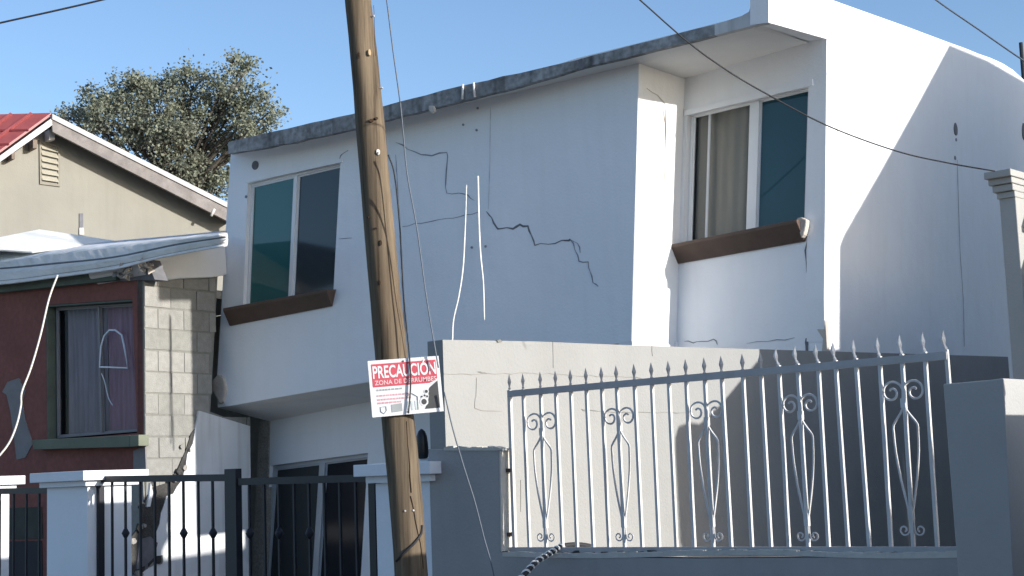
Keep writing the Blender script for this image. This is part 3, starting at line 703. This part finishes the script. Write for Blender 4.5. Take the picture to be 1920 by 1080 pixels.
for i, (x, s) in enumerate(((1078, .03), (1110, .035), (1135, .025), (1165, .02), (1204, .03), (1222, .03), (1095, .02))):
    c = FP.off(-.05).p(x, 1036); vs = [c + V((rnd.uniform(-s, s) * 1.4, rnd.uniform(-s, s), rnd.uniform(-s, s) * .6)) for _ in range(9)]
    bm = bmesh.new(); [bm.verts.new(v) for v in vs]; bmesh.ops.convex_hull(bm, input=bm.verts); used = [v for v in bm.verts if v.link_faces]; ix = {v: k for k, v in enumerate(used)}
    tint = mat('reddish_stone', (.22, .12, .08), .9, .2, 9, .3) if i == 3 else mat('dark_stone', (.05, .05, .05), .9, .3, 9, .3)
    o = mesh('loose_stone', [v.co.copy() for v in used], [tuple(ix[v] for v in f.verts) for f in bm.faces], tint)
    labs = ['largest black stone wedged under the left half of the silver fence', 'dark stone under the fence right of the cable end', 'small dark stone between two others under the fence rail', 'small reddish stone under the silver fence rail', 'black stone left of the sunlit ledge gap under the fence', 'rightmost black stone under the silver fence rail', 'flat dark stone beside the striped cable under the fence']
    tag(o, labs[i], 'stone', 'stones under the fence rail'); bm.free()

PC = FP.off(.27)
PL = thing('right_pillar', 'square grey pillar ending the street wall at the right, sunlit on its side', 'pillar', drop(PC.p(1820, 800)))
pt = PC.ps((1768, 720), (1850, 713), (1881, 709)); pbx = PC.ps((1797, 1060), (1887, 1060))
slab('shaft', pt + [drop(pbx[1]), drop(pbx[0])], -FP.n * .30, GREYP, PL, bevel=.006)
# unseen spear-tipped wall past the pillar, stepped top shaped to shade pillar and fence
NG = thing('shade_caster_wall', 'unseen grey wall with iron spear tips, added beyond the grey pillar to shade it and the fence', 'wall', drop(pt[2] + fu * 1.1))
g0 = drop(pt[2]) + fu * 1.0
prof_ = [(-.9, 0), (-.9, 2.07), (.54, 2.07), (.61, 2.2), (.65, 2.13), (.67, 2.0), (.70, 1.87), (.73, 1.76), (.756, 1.70), (.78, 1.4), (1.2, 1.3), (1.2, 0)]
slab('wall_body', [g0 + fv * a_ + Z * z_ for a_, z_ in prof_], fu * .14, GREYF, NG)  # body of the added unseen wall, there to cast shade
for i in range(8):
    b_ = g0 + fu * .06 + fv * (-.8 + .145 * i) + Z * 2.07
    tube('spear_tip', [b_, b_ + Z * .10, b_ + Z * .12, b_ + Z * .20], [.009, .009, .02, .001], BLACKM, NG)  # tips of the added unseen wall

# ================================================================== spear fence
FN = thing('spear_fence', 'silver painted iron fence of spear-topped bars with five scroll panels on the low grey wall', 'fence', drop(FE.p(1350, 1030)))
tx = [955, 982, 1013, 1043, 1070, 1100, 1129, 1158, 1190, 1221, 1253, 1286, 1321, 1354, 1392, 1427, 1460, 1496, 1533, 1569, 1608, 1648, 1689, 1733, 1777]
def top_y(x): return 740 - .0873 * (x - 955)
def tip_y(x):
    t = (x - 955) / 822; return 702 - 66 * t - 20 * t * t * .6 - (6 if x > 1450 else 0)
rl = FE.ps((955, top_y(955)), (1777, top_y(1777)))
zb = FE.p(1100, 1033)
bot = FE.ps((958, 1030), (1800, 1030))
rail_t = .05
slab('top_rail', [rl[0] + FE.n * .016 + Z * .026, rl[1] + FE.n * .016 + Z * .026, rl[1] + FE.n * .016 - Z * .016, rl[0] + FE.n * .016 - Z * .016], -FE.n * .032, mat('fence_rail_paint', (.42, .41, .41), .5, .1, 9, .1, spec=.4), FN)
slab('bottom_rail', [bot[0] + FE.n * .016 + Z * .014, bot[1] + FE.n * .016 + Z * .014, bot[1] + FE.n * .016 - Z * .02, bot[0] + FE.n * .016 - Z * .02], -FE.n * .032, MATS['fence_rail_paint'], FN)
barpos = []
for i, x in enumerate(tx):
    T = FE.p(x, top_y(x)); B = drop(T, FE.p(x + 20, 1030).z + .005); tp_ = FE.p(x - 1, tip_y(x)).z
    hw = .0095 if i else .012
    lean = fu * rnd.uniform(-.011, .011)
    sh = tp_ - .105
    b = box_geo(B - fu * hw - fv * hw, fu * 2 * hw, fv * 2 * hw, Z * (sh - B.z) + lean)
    o = multi('bar', [b], BARS, FN)
    c = drop(T, sh) + lean
    bend = fu * (-.014 if i > 15 else 0) * rnd.uniform(.6, 1.2)
    w_ = .017
    prof = [(0, .008), (.012, .012), (.02, .007), (.035, .010), (.055, w_), (.08, .009), (.105, .001)]
    vs, fs = [], []
    for h_, r_ in prof:
        k = c + Z * h_ + bend * (math.sin(h_ * 30) * .8 + h_ * 6)
        vs += [k + fu * r_, k + fv * r_ * .45, k - fu * r_, k - fv * r_ * .45]
    for j in range(len(prof) - 1):
        for k in range(4): fs.append((4 * j + k, 4 * j + (k + 1) % 4, 4 * j + 4 + (k + 1) % 4, 4 * j + 4 + k))
    mesh('spear_tip', vs, fs, TIPS_SHADE if i < 16 else BARS, o)  # left-hand tips take a darker colour standing in for shade
    barpos.append((T, B))
for (y_) in (882, 1002):
    c = FE.p(957, y_); multi('hinge', [box_geo(c - fu * .03 - fv * .02 - Z * .012, fu * .045, fv * .04, Z * .025)], mat('rusty_hinge', (.12, .09, .07), .8, .3, 12, 0), FN)
def scroll(ci):
    """one ornament centred on bar ci, both halves mirrored about the bar"""
    T, B = barpos[ci]; sp = ((barpos[ci + 1][0] - barpos[ci - 1][0]).length) / 2
    zt = T.z; H_ = zt - B.z; geos = []
    zc = zt - (.20 if ci < 20 else .17) ; Rs = sp * .5
    for s in (-1, 1):
        loc = []
        # big scroll at the top: spiral that opens towards the bar
        for k in range(26):
            th = math.pi * (2.75 - 2.75 * k / 25) ; rr = Rs * (.22 + .78 * k / 25)
            loc.append((sp * .50 + rr * math.cos(th + math.pi), zc + rr * math.sin(th)))
        loc = [(sp * .5 - (p[0] - sp * .5) if False else p[0], p[1]) for p in loc]
        # the outer end of the spiral lies against the bar, then sweeps down through the body
        loc += [(sp * .06, zc - .05), (sp * .07, zc - .09), (sp * .30, zc - .135), (sp * .52, zc - .175), (sp * .53, zc - .22), (sp * .50, zc - .32), (sp * .36, zc - .46), (sp * .16, zc - .59), (sp * .07, zc - .64)]
        bodyr = .0068
        body = [B * 1 + fu * (s * x_) + Z * (z_ - B.z) for x_, z_ in loc]
        geos.append(tube_geo(spline(body, 2), bodyr, 5))
        r3 = sp * .24; low = []
        zl = zc - .735
        for k in range(18):
            th = math.pi * (2.4 * k / 17); rr = r3 * (1 - .72 * k / 17)
            low.append((sp * .34 - rr * math.cos(th), zl - rr * math.sin(th)))
        low = [(sp * .08, zc - .62)] + [(sp * .09, zc - .68)] + low
        geos.append(tube_geo([B + fu * (s * x_) + Z * (z_ - B.z) for x_, z_ in low], .005, 5))
    geos.append(box_geo(B + fv * -.012 - fu * .014 + Z * (zc - .085 - B.z), fu * .028, fv * .024, Z * .05))
    geos.append(box_geo(B + fv * -.012 - fu * .014 + Z * (zc - .68 - B.z), fu * .028, fv * .024, Z * .07))
    return multi('scroll_panel', geos, BARS, FN, smooth=False)
for ci in (2, 7, 12, 17, 22): scroll(ci)

# ================================================================== gate columns and gates
def column(xs, yt, label, w=None, d=.40, cap=.11, m=WHITE, zc=None, origin=None):
    A_ = f0.p(xs[0], yt) if origin is None else origin; B_ = f0.p(xs[1], yt) if origin is None else origin + fu * w
    zt = A_.z if zc is None else zc; W_ = (drop(B_) - drop(A_)).length; A0 = drop(A_); 
    t = thing('gate_column', label, 'pillar', A0 + fu * W_ / 2 + fv * d / 2, 'white gate columns with stepped caps')
    multi('shaft', [box_geo(A0, fu * W_, fv * d, Z * (zt - .13))], m, t, bevel=.004)
    multi('cap_moulding', [box_geo(A0 - (fu + fv) * cap * .45 + Z * (zt - .128), fu * (W_ + cap * .9), fv * (d + cap * .9), Z * .048)], m, t, bevel=.004)
    multi('cap', [box_geo(A0 - (fu + fv) * cap + Z * (zt - .079), fu * (W_ + cap * 2), fv * (d + cap * 2), Z * .085)], m, t, bevel=.005)
    return W_, A0, zt
W1, c1_, zt1 = column((88, 164), 888, 'white gate column between the dark rail fence and the double gate', d=.45)
column(None, 0, 'white gate column cut off by the left edge, its cap end sunlit', w=W1, origin=c1_ - fu * (W1 + 1.36), zc=zt1, d=.40)
W2, c2_, zt2 = column((703, 806), 872, 'white gate column behind the wooden pole, shaded cap at the left', d=.35)

GPn = FP.off(-.10)
def gate(name, label, x0, x1, bars, knobs, y0, y1, posts, rail_y, cat='gate', group=None):
    zr_ = [GPn.p(x0, rail_y[0]), GPn.p(x1, rail_y[1])]
    t = thing(name, label, cat, drop((zr_[0] + zr_[1]) / 2), group)
    slab('top_rail', [zr_[0], zr_[1], zr_[1] - Z * .055, zr_[0] - Z * .055], fv * .04, BLACKM, t)
    b0, b1 = drop(zr_[0], .16), drop(zr_[1], .16)
    slab('bottom_rail', [b0, b1, b1 + Z * .05, b0 + Z * .05], fv * .04, BLACKM, t)
    for (a, b) in posts:
        A_, B_ = GPn.p(a, 900), GPn.p(b, 900); W_ = (drop(B_) - drop(A_)).length
        multi('post', [box_geo(drop(A_, .1) - fv * .012, fu * W_, fv * .06, Z * (zr_[0].z - .098))], BLACKM, t)
    for x in bars:
        P_ = GPn.p(x, 1000); k_ = drop(P_) + fv * .01; f_ = (x - x0) / (x1 - x0); zt_ = zr_[0].z + (zr_[1].z - zr_[0].z) * f_ - .05
        o = multi('bar', [box_geo(drop(k_, .2) - fu * .009, fu * .018, fv * .018, Z * (zt_ - .2))], BLACKM, t)
        if x in knobs:
            zk = P_.z + .0; c = drop(k_, zk + .0) + fv * .009
            tube('knob', [c - Z * .045, c - Z * .03, c, c + Z * .03, c + Z * .045], [.010, .02, .036, .02, .010], BLACKM, o, sides=8)
    return t
gate('gate_leaf', 'left leaf of the dark iron gate, in front of the torn white plaster', 165, 436, [207, 232, 260, 287, 314, 341, 369, 396], [232, 341, 396], 0, 0, [(167, 187), (423, 444)], (893, 889), group='dark iron gate leaves')
gate('gate_leaf', 'right leaf of the dark iron gate, in front of the shaded glass door', 446, 695, [465, 493, 520, 549, 577, 606, 635, 665], [465, 520, 577], 0, 0, [(692, 704)], (897, 889), group='dark iron gate leaves')
gate('rail_fence', 'dark vertical bar fence between two white columns in front of the red house', -60, 88, [-28, -4, 22, 46, 70], [], 0, 0, [], (917, 914), cat='fence')
# black lamp on the right column
lp_ = FP.off(-.05)
LM = thing('black_lamp', 'black oblong lamp on white bracket between wooden pole and grey wall', 'lamp', lp_.p(792, 880))
c = lp_.p(792, 860); h_ = (lp_.p(792, 806) - lp_.p(792, 862)).z
tube('lamp_body', [c + Z * h_ * t for t in (0, .05, .2, .5, .75, .92, 1)], [.03, .042, .046, .044, .038, .024, .005], BLACKP, LM, sides=12)
multi('bracket', [box_geo(lp_.p(786, 884) - fv * .0, fu * .09, fv * .06, Z * .09)], ALU, LM, bevel=.01)

# ================================================================== portico at the right edge
PQ = Plane(at(1873, 400, 12.3), fu)
PO = thing('portico_post', 'grey post with stepped classical capital at the right edge, top sunlit', 'post', drop(PQ.P))
def tier(x0, x1, y0, y1, name='capital_step', ov=0., d=.32):
    q = PQ.off(ov); A_ = q.p(x0, y0); B_ = q.p(x1, y0); C_ = q.p(x0, y1)
    multi(name, [box_geo(A_, fu * (drop(B_) - drop(A_)).length, fv * (d + ov * 2), Z * (C_.z - A_.z))], GREYP, PO, bevel=.006)
tier(1873, 1904, 372, 715, 'shaft_upper', 0, .3)
A_ = PQ.p(1884, 714)
tier(1844, 1895, 324, 337, ov=.12); tier(1852, 1897, 337.5, 349, ov=.075); tier(1860, 1899, 349.5, 362, ov=.05); tier(1868, 1903, 362.5, 374, ov=.02)
multi('shaft', [box_geo(drop(PQ.p(1884, 700)) - fu * .008, fu * .14, fv * .29, Z * (PQ.p(1884, 714).z))], GREYP, PO)
# arch springer and dark opening further right
PQ2 = PQ.off(-.32)
def tier2(x0, x1, y0, y1, ov):
    q = PQ2.off(ov); A_ = q.p(x0, y0); C_ = q.p(x0, y1); multi('springer_step', [box_geo(A_, fu * .8, fv * .2, Z * (C_.z - A_.z))], GREYP, PO, bevel=.005)
tier2(1889, 1990, 396, 408, .12); tier2(1896, 1990, 408.5, 420, .07); tier2(1903, 1990, 420.5, 432, .03)
o = slab('lintel', [PQ2.off(-.02).p(1905, 330), PQ2.off(-.02).p(1905, 330) + fu * .85, PQ2.off(-.02).p(1905, 396) + fu * .85, PQ2.off(-.02).p(1905, 396)], fv * .15, GREYP, PO)
slab('door_leaf', [drop(PQ2.p(1911, 432), PQ2.p(1911, 430).z), drop(PQ2.p(1911, 432), PQ2.p(1911, 430).z) + fu * .8, drop(PQ2.p(1911, 432)) + fu * .8, drop(PQ2.p(1911, 432))], fv * .05, BLACKP, PO)
# thin dark mast
mb = at(1917, 160, 22)
tag(tube('roof_mast', [drop(mb, 0), at(1914, 80, 22)], .03, mat('dark_mast', (.03, .035, .04), .6, .1, 5, 0), None, 8), 'thin dark mast rising behind the white parapet at the right edge', 'mast')

# ================================================================== utility pole and sign
PY = 9.5
pc = [(771, 1100), (771, 1080), (760, 930), (747, 790), (734, 665), (721, 540), (697, 270), (684, 130), (671, 0), (658, -130), (640, -330)]
pts_ = [at(x, y, PY) for x, y in pc]
UP = thing('utility_pole', 'leaning weathered wooden utility pole with knots and nails carrying the warning sign', 'utility pole', drop(pts_[0]))
full = [drop(pts_[0] + (pts_[0] - pts_[2]).normalized() * 1.2, 0)] + pts_
sp_ = spline(full, 8)
# rings with slightly lumpy radius
vs, fs = [], []; sd = 28
for i, p in enumerate(sp_):
    t = (sp_[min(i + 1, len(sp_) - 1)] - sp_[max(i - 1, 0)]).normalized(); a = V((1, 0, 0)); a = (a - t * a.dot(t)).normalized(); b = t.cross(a)
    for k in range(sd):
        an = 2 * math.pi * k / sd
        r = .103 * (1 + .018 * math.sin(an * 3 + i * .12) + .012 * math.sin(an * 7 + i * .31) + .008 * math.sin(i * .9)) - .0006 * max(0, i - 40)
        vs.append(p + (a * math.cos(an) + b * math.sin(an)) * r)
for i in range(len(sp_) - 1):
    for k in range(sd): fs.append((i * sd + k, i * sd + (k + 1) % sd, (i + 1) * sd + (k + 1) % sd, (i + 1) * sd + k))
fs.append(tuple(range(sd))); fs.append(tuple((len(sp_) - 1) * sd + k for k in reversed(range(sd))))
mesh('shaft', vs, fs, WOOD, UP, smooth=True)
def on_pole(x, y):
    # front point of the pole skin seen at this pixel
    d = ray(x, y).normalized(); best = None
    for i in range(len(sp_) - 1):
        A_, B_ = sp_[i], sp_[i + 1]; t = (B_ - A_).normalized(); w_ = EYE - A_
        dd = d - t * d.dot(t); ww = w_ - t * w_.dot(t); a = dd.dot(dd); b = 2 * dd.dot(ww); c = ww.dot(ww) - .1035 ** 2; D = b * b - 4 * a * c
        if D < 0: continue
        s = (-b - math.sqrt(D)) / (2 * a); P_ = EYE + d * s; h_ = (P_ - A_).dot(t)
        if -.01 <= h_ <= (B_ - A_).length + .01: best = (P_, (P_ - A_ - t * h_).normalized())
    return best
def blob(x, y, rx, ry, m, name, d=.006):
    q = on_pole(x, y)
    if not q: return
    P_, n_ = q; t = (Z - n_ * n_.z).normalized(); s = t.cross(n_)
    slab(name, [P_ + n_ * d * .5 + s * (rx * math.cos(a) * rnd.uniform(.8, 1.15)) + t * (ry * math.sin(a) * rnd.uniform(.8, 1.15)) for a in [2 * math.pi * i / 10 for i in range(10)]], -n_ * .02, m, UP)
for x, y, rx, ry, m_ in ((672, 103, .008, .02, KNOT), (696, 226, .016, .010, KNOT), (706, 222, .012, .009, KNOT), (714, 455, .007, .018, KNOT), (690, 408, .006, .006, KNOT), (712, 530, .005, .016, KNOT), (704, 428, .01, .006, KNOT)):
    blob(x, y, rx, ry, m_, 'knot')
palew = mat('pale_bare_wood', (.42, .31, .18), .9, .2, 12, .2)
blob(693, 98, .010, .022, palew, 'bare_spot', .002)
blob(709, 285, .014, .018, TRIMW, 'nail_washer'); blob(708, 287, .005, .006, KNOT, 'nail', .012)
for x, y in ((760, 958), (775, 957), (700, 30), (716, 165)): blob(x, y, .006, .006, TRIMW, 'nail', .012)
# splits
for px, w_ in (([(762, 790), (766, 850), (770, 905), (772, 930)], .010), ([(770, 930), (780, 980), (790, 1030), (794, 1078)], .009), ([(700, 10), (702, 60), (705, 120)], .005)):
    g_ = []
    for (x, y), (x2, y2) in zip(px, px[1:]):
        for k in range(4):
            q = on_pole(x + (x2 - x) * k / 4 + rnd.uniform(-.6, .6), y + (y2 - y) * k / 4)
            if q: g_.append(q[0] + q[1] * .001)
    if len(g_) > 2: tube('split', g_, w_ * .3, KNOT, UP, sides=5)
cp = [on_pole(x, y) for x, y in ((744, 1052), (755, 1040), (765, 1030), (775, 1020), (783, 1010), (789, 1000), (790, 985))]
tube('tie_cord', [q[0] + q[1] * .006 for q in cp if q], .008, CABLE, UP)

# ---- warning sign
Q0 = [at(x, y, 9.5 - .125) for x, y in ((689, 677), (822, 667), (832, 771), (698, 783))]
nS = (Q0[1] - Q0[0]).cross(Q0[3] - Q0[0]).normalized()
if nS.y > 0: nS = -nS
SG = thing('warning_sign', 'red and white PRECAUCIÓN landslide warning sign nailed to the wooden pole', 'sign', Q0[3])
SW = mat('sign_white', (.80, .79, .79), .45, .03, 6, 0, spec=.5); SR = mat('sign_red', (.62, .10, .13), .45, .08, 6, 0, spec=.5); SD = mat('sign_black', (.09, .09, .09), .5, .1, 6, 0)
slab('sign_board', Q0, -nS * .004, SW, SG, bevel=.001)
def sq(u, v, o=.002): return quv(Q0, u, v) + nS * o
def spoly(name, uv, m_, o=.0012, t=.001): return slab(name, [sq(u, v, o) for u, v in uv], -nS * t, m_, SG)
spoly('red_panel', [(.045, .065), (.955, .065), (.955, .40), (.90, .445), (.84, .475), (.50, .475), (.045, .475)], SR)
edgeuv = [(.955, .44), (.955, .93), (.74, .93), (.775, .85), (.80, .78), (.815, .70), (.81, .62), (.83, .56), (.88, .51)]
spoly('printed_hill', edgeuv, SD)
for cx, cy, rr in ((.74, .80, .045), (.755, .69, .017), (.785, .62, .026), (.79, .71, .017), (.715, .705, .015)):
    n_ = 12; 
    ou = [(cx + rr * 1.35 * math.cos(a), cy + rr * 1.75 * math.sin(a)) for a in [2 * math.pi * i / n_ for i in range(n_)]]
    spoly('printed_rock', ou, SW, .0022, .0008)
    iu = [(cx + rr * .85 * math.cos(a), cy + rr * 1.15 * math.sin(a)) for a in [2 * math.pi * i / n_ for i in range(n_)]]
    spoly('printed_rock', iu, SD, .003, .0007)
LT = mat('print_grey', (.38, .40, .40), .6, .1, 20, 0); LP = mat('print_pink', (.68, .38, .42), .6, .2, 20, 0)
tube('printed_house', [sq(*p, .0025) for p in ((.50, .68), (.58, .63), (.66, .70), (.655, .93))], .0028, LT, SG, sides=4)
spoly('printed_block', [(.28, .80), (.43, .79), (.43, .93), (.28, .94)], LT, .002)
for u0_ in (.50, .555, .61): spoly('printed_block', [(u0_, .77), (u0_ + .03, .77), (u0_ + .03, .93), (u0_, .93)], mat('print_pale', (.6, .66, .66), .6, .1, 20, 0), .002)
tube('printed_crest', [sq(u, v, .0025) for u, v in ((.13, .83), (.21, .825), (.21, .90), (.17, .95), (.13, .91))], .0022, LT, SG, sides=4, closed=True)
for j, (v_, u1_, mm) in enumerate(((.53, .43, LT), (.63, .52, LP), (.70, .55, LP), (.76, .42, LP))):
    u_ = .09
    while u_ < u1_:
        wd = rnd.uniform(.02, .05); spoly('print_dash', [(u_, v_ - .015), (u_ + wd, v_ - .015), (u_ + wd, v_ + .015), (u_, v_ + .015)], mm, .002); u_ += wd + .012
def text(s, u0_, v0_, u1, v1, m_, name, bold=0):
    cu = bpy.data.curves.new(name, 'FONT'); cu.body = s; cu.size = 1; cu.offset = bold
    tmp = bpy.data.objects.new('tmp', cu); S.collection.objects.link(tmp); bpy.context.view_layer.update()
    dg = bpy.context.evaluated_depsgraph_get(); me = bpy.data.meshes.new_from_object(tmp.evaluated_get(dg)); bpy.data.objects.remove(tmp); bpy.data.curves.remove(cu)
    xs = [v.co.x for v in me.vertices]; ys = [v.co.y for v in me.vertices]; a, b, c, d = min(xs), max(xs), min(ys), max(ys)
    vs = [sq(u0_ + (u1 - u0_) * (v.co.x - a) / (b - a), v1 - (v1 - v0_) * (v.co.y - c) / (d - c), .003) for v in me.vertices]
    fs = [tuple(p.vertices) for p in me.polygons]; bpy.data.meshes.remove(me)
    return mesh(name, vs, fs, m_, SG)
text('PRECAUCIÓN', .06, .045, .945, .325, SW, 'headline', .022)
text('ZONA DE DERRUMBES', .075, .36, .94, .44, mat('sign_pink_white', (.82, .62, .62), .5, .05, 6, 0), 'subline', .012)
for u_, v_ in ((.5, .05), (.51, .95)):
    c = sq(u_, v_, .004); slab('nail', [c + (Q0[1] - Q0[0]).normalized() * (.006 * math.cos(a)) + Z * (.006 * math.sin(a)) for a in [math.pi * i / 4 for i in range(8)]], -nS * .004, SD, SG)

# ================================================================== cables
def cable(name, px, r, m_, label, n=8, sides=6):
    o = tube(name, spline([at(x, y, Y) for x, y, Y in px], n), r, m_, None, sides); return tag(o, label, 'cable')
cable('overhead_cable', [(-1500, 380, 12), (-600, 180, 12), (-80, 62, 12), (0, 43, 12), (95, 22, 12), (190, 0, 12), (300, -28, 12), (900, -190, 12), (1800, -430, 12)], .008, CABLE, 'thin dark cable crossing the sky in the upper left corner')
cable('overhead_cable', [(300, -860, 7.2), (800, -370, 7.9), (1130, -62, 8.2), (1200, 0, 8.5), (1290, 79, 8.8), (1360, 130, 9.0), (1430, 172, 9.1), (1550, 235, 9.2), (1680, 283, 9.3), (1780, 306, 9.35), (1866, 321, 9.3)], .0046, CABLE, 'sagging cable across the right window to the classical capital')
cable('overhead_cable', [(600, -900, 14), (1200, -430, 14), (1680, -60, 14), (1755, 0, 14), (1830, 52, 14), (1914, 110, 14), (2000, 165, 14), (2600, 480, 14), (3300, 760, 14)], .008, mat('far_cable', (.09, .11, .14), .7, .1, 5, 0), 'thin cable crossing the sky in the upper right corner')
cable('drop_wire', [(690, -340, 9.2), (706, -150, 9.0), (715, -60, 9.0), (725, 0, 9.05), (737, 95, 9.1), (750, 190, 9.15), (756, 250, 9.2), (764, 330, 9.25), (782, 430, 9.3), (800, 560, 9.32), (822, 690, 9.34)], .0045, mat('wire_grey', (.13, .15, .18), .6, .1, 5, 0), 'thin grey wire slanting down just right of the wooden pole')
cable('guy_wire', [(833, 735, 9.34), (848, 800, 9.34), (868, 870, 9.36), (890, 940, 9.38), (908, 1010, 9.4), (922, 1060, 9.4), (936, 1130, 9.4)], .0045, MATS['wire_grey'], 'thin wire slanting down over the grey wall right of the sign')
cable('pole_wire', [(728, 290, 9.35), (740, 330, 9.36), (750, 430, 9.36), (756, 540, 9.37), (762, 610, 9.37), (768, 672, 9.365), (770, 720, 9.36), (766, 775, 9.36)], .005, CABLE, 'dark wire running close along the pole down across the sign')
cable('pale_cord', [(108, 516, 15.5), (92, 560, 15.4), (76, 628, 15.2), (58, 690, 15.1), (41, 735, 15), (39, 762, 15), (30, 800, 14.9), (12, 838, 14.8), (-30, 885, 14.7)], .0105, CORD, 'pale slack cord hanging across the red wall')
# spiral-striped cable at the foot of the fence
cab = spline([at(x, y, Y) for x, y, Y in ((930, 1130, 8.7), (975, 1086, 9.1), (1003, 1056, 9.4), (1030, 1038, 9.7), (1055, 1024, 9.8), (1080, 1021, 9.85), (1100, 1023, 9.9), (1112, 1026, 9.95))], 8)
SC = thing('striped_cable', 'black cable wound with white tape, resting over the fence bottom rail', 'cable', cab[-1])
tube('cable_core', cab, .016, CABLE, SC, 8)
hel = []
for i in range(len(cab) * 4 - 4):
    j, f_ = divmod(i, 4); p = cab[j].lerp(cab[min(j + 1, len(cab) - 1)], f_ / 4); t = (cab[min(j + 1, len(cab) - 1)] - cab[max(j - 1, 0)]).normalized()
    a = V((0, 0, 1)).cross(t).normalized(); b = t.cross(a); an = i * .62
    if i < 130: hel.append(p + (a * math.cos(an) + b * math.sin(an)) * .015)
tube('tape', hel, .0085, STRING, SC, 5)

# ================================================================== neighbour's house on the right (outside the frame, it casts the gable shadow)
sh = V((SUN.x, SUN.y, 0)).normalized(); st = V((-sh.y, sh.x, 0)) ; st = st if st.y > 0 else -st
tanel = math.tan(SUN_EL); TC_ = 1.2
TP_, TC_ = -1.2, 1.4
def sproj(P_, t): return (P_.dot(st), P_.z + tanel * (t - P_.dot(sh)))
Bp = [sproj(BP.p(x, y), TP_) for x, y in ((1292, 1040), (1288, 960), (1285, 885), (1272, 860), (1266, 845), (1266, 820), (1272, 800), (1290, 792), (1312, 795), (1330, 778), (1350, 760), (1395, 706), (1425, 672), (1432, 655))]
Ap = [sproj(HS.p(x, y), TC_) for x, y in ((1607, 655), (1604, 560), (1600, 500), (1593, 490), (1578, 482), (1574, 462), (1582, 440), (1650, 322), (1720, 196), (1780, 84))]
top = sproj(HS.p(1850, 113), TC_); top2 = sproj(HS.p(1920, 153), TC_)
def w3(s, h_, t): return st * s + sh * t + Z * h_
NH = thing('neighbour_house', 'plastered neighbouring house with gable roof and low porch, beyond the right edge', 'house', w3(Ap[0][0] + 2, 0, TC_))
prof_g = [Ap[0]] + Ap[1:] + [top, top2, (top2[0] + 1.2, top2[1] - .4), (top2[0] + 3, 3.0), (top2[0] + 3, 0), (Ap[0][0], 0)]
slab('gable_end', [w3(a_, b_, TC_) for a_, b_ in prof_g], sh * 5, BEIGE, NH)
e_ = Bp[-1][1]
prof_p = Bp + [(Bp[-1][0] + .3, e_ + .05), (Ap[0][0] - .003, e_ + .1), (Ap[0][0] - .003, 0), (Bp[0][0], 0)]
slab('porch', [w3(a_, b_, TP_) for a_, b_ in prof_p], sh * 3, BEIGE, NH)

# ================================================================== houses across the street, behind the camera
def across(x0, x1, y, h_, m_, label, nwin):
    t = thing('street_house', label, 'house', ((x0 + x1) / 2, y, 0), 'houses across the street')
    holes = []; step = (x1 - x0) / nwin
    for i in range(nwin):
        for zf in ((1.0, 2.2), (4.0, 5.2)):
            if zf[1] < h_ - .4:
                a = x0 + step * (i + .3); b = x0 + step * (i + .7); holes.append([V((a, y, zf[0])), V((b, y, zf[0])), V((b, y, zf[1])), V((a, y, zf[1]))])
    slab('wall', [V((x0, y, 0)), V((x1, y, 0)), V((x1, y, h_)), V((x0, y, h_))], (0, -.2, 0), m_, t, holes=holes)
    for q in holes: slab('window', [p + V((0, -.08, 0)) for p in q], (0, -.03, 0), DARKGL, t)
    slab('roof', [V((x0 - .2, y + .3, h_ + .003)), V((x1 + .2, y + .3, h_ + .003)), V((x1 + .2, y - 7, h_ + .003)), V((x0 - .2, y - 7, h_ + .003))], (0, 0, .18), CONC, t)
    slab('back_wall', [V((x0, y - 6.8, 0)), V((x1, y - 6.8, 0)), V((x1, y - 6.8, h_)), V((x0, y - 6.8, h_))], (0, .2, 0), m_, t)
    for x in (x0, x1 - .2): slab('side_wall', [V((x, y - .21, 0)), V((x, y - 6.59, 0)), V((x, y - 6.59, h_)), V((x, y - .21, h_))], (.2, 0, 0), m_, t)
across(-24, -14, -9, 5.9, BEIGE, 'two-storey beige house across the street, farthest left', 3)
across(-13, -4, -10, 3.4, GREYF, 'single-storey grey house across the street, left of the middle', 2)
across(-3, 7, -9.5, 6.1, PATCH, 'two-storey cement-coloured house across the street in the middle', 3)
across(8.5, 16, -10, 3.3, BROWN, 'single-storey brown house across the street at the right', 2)
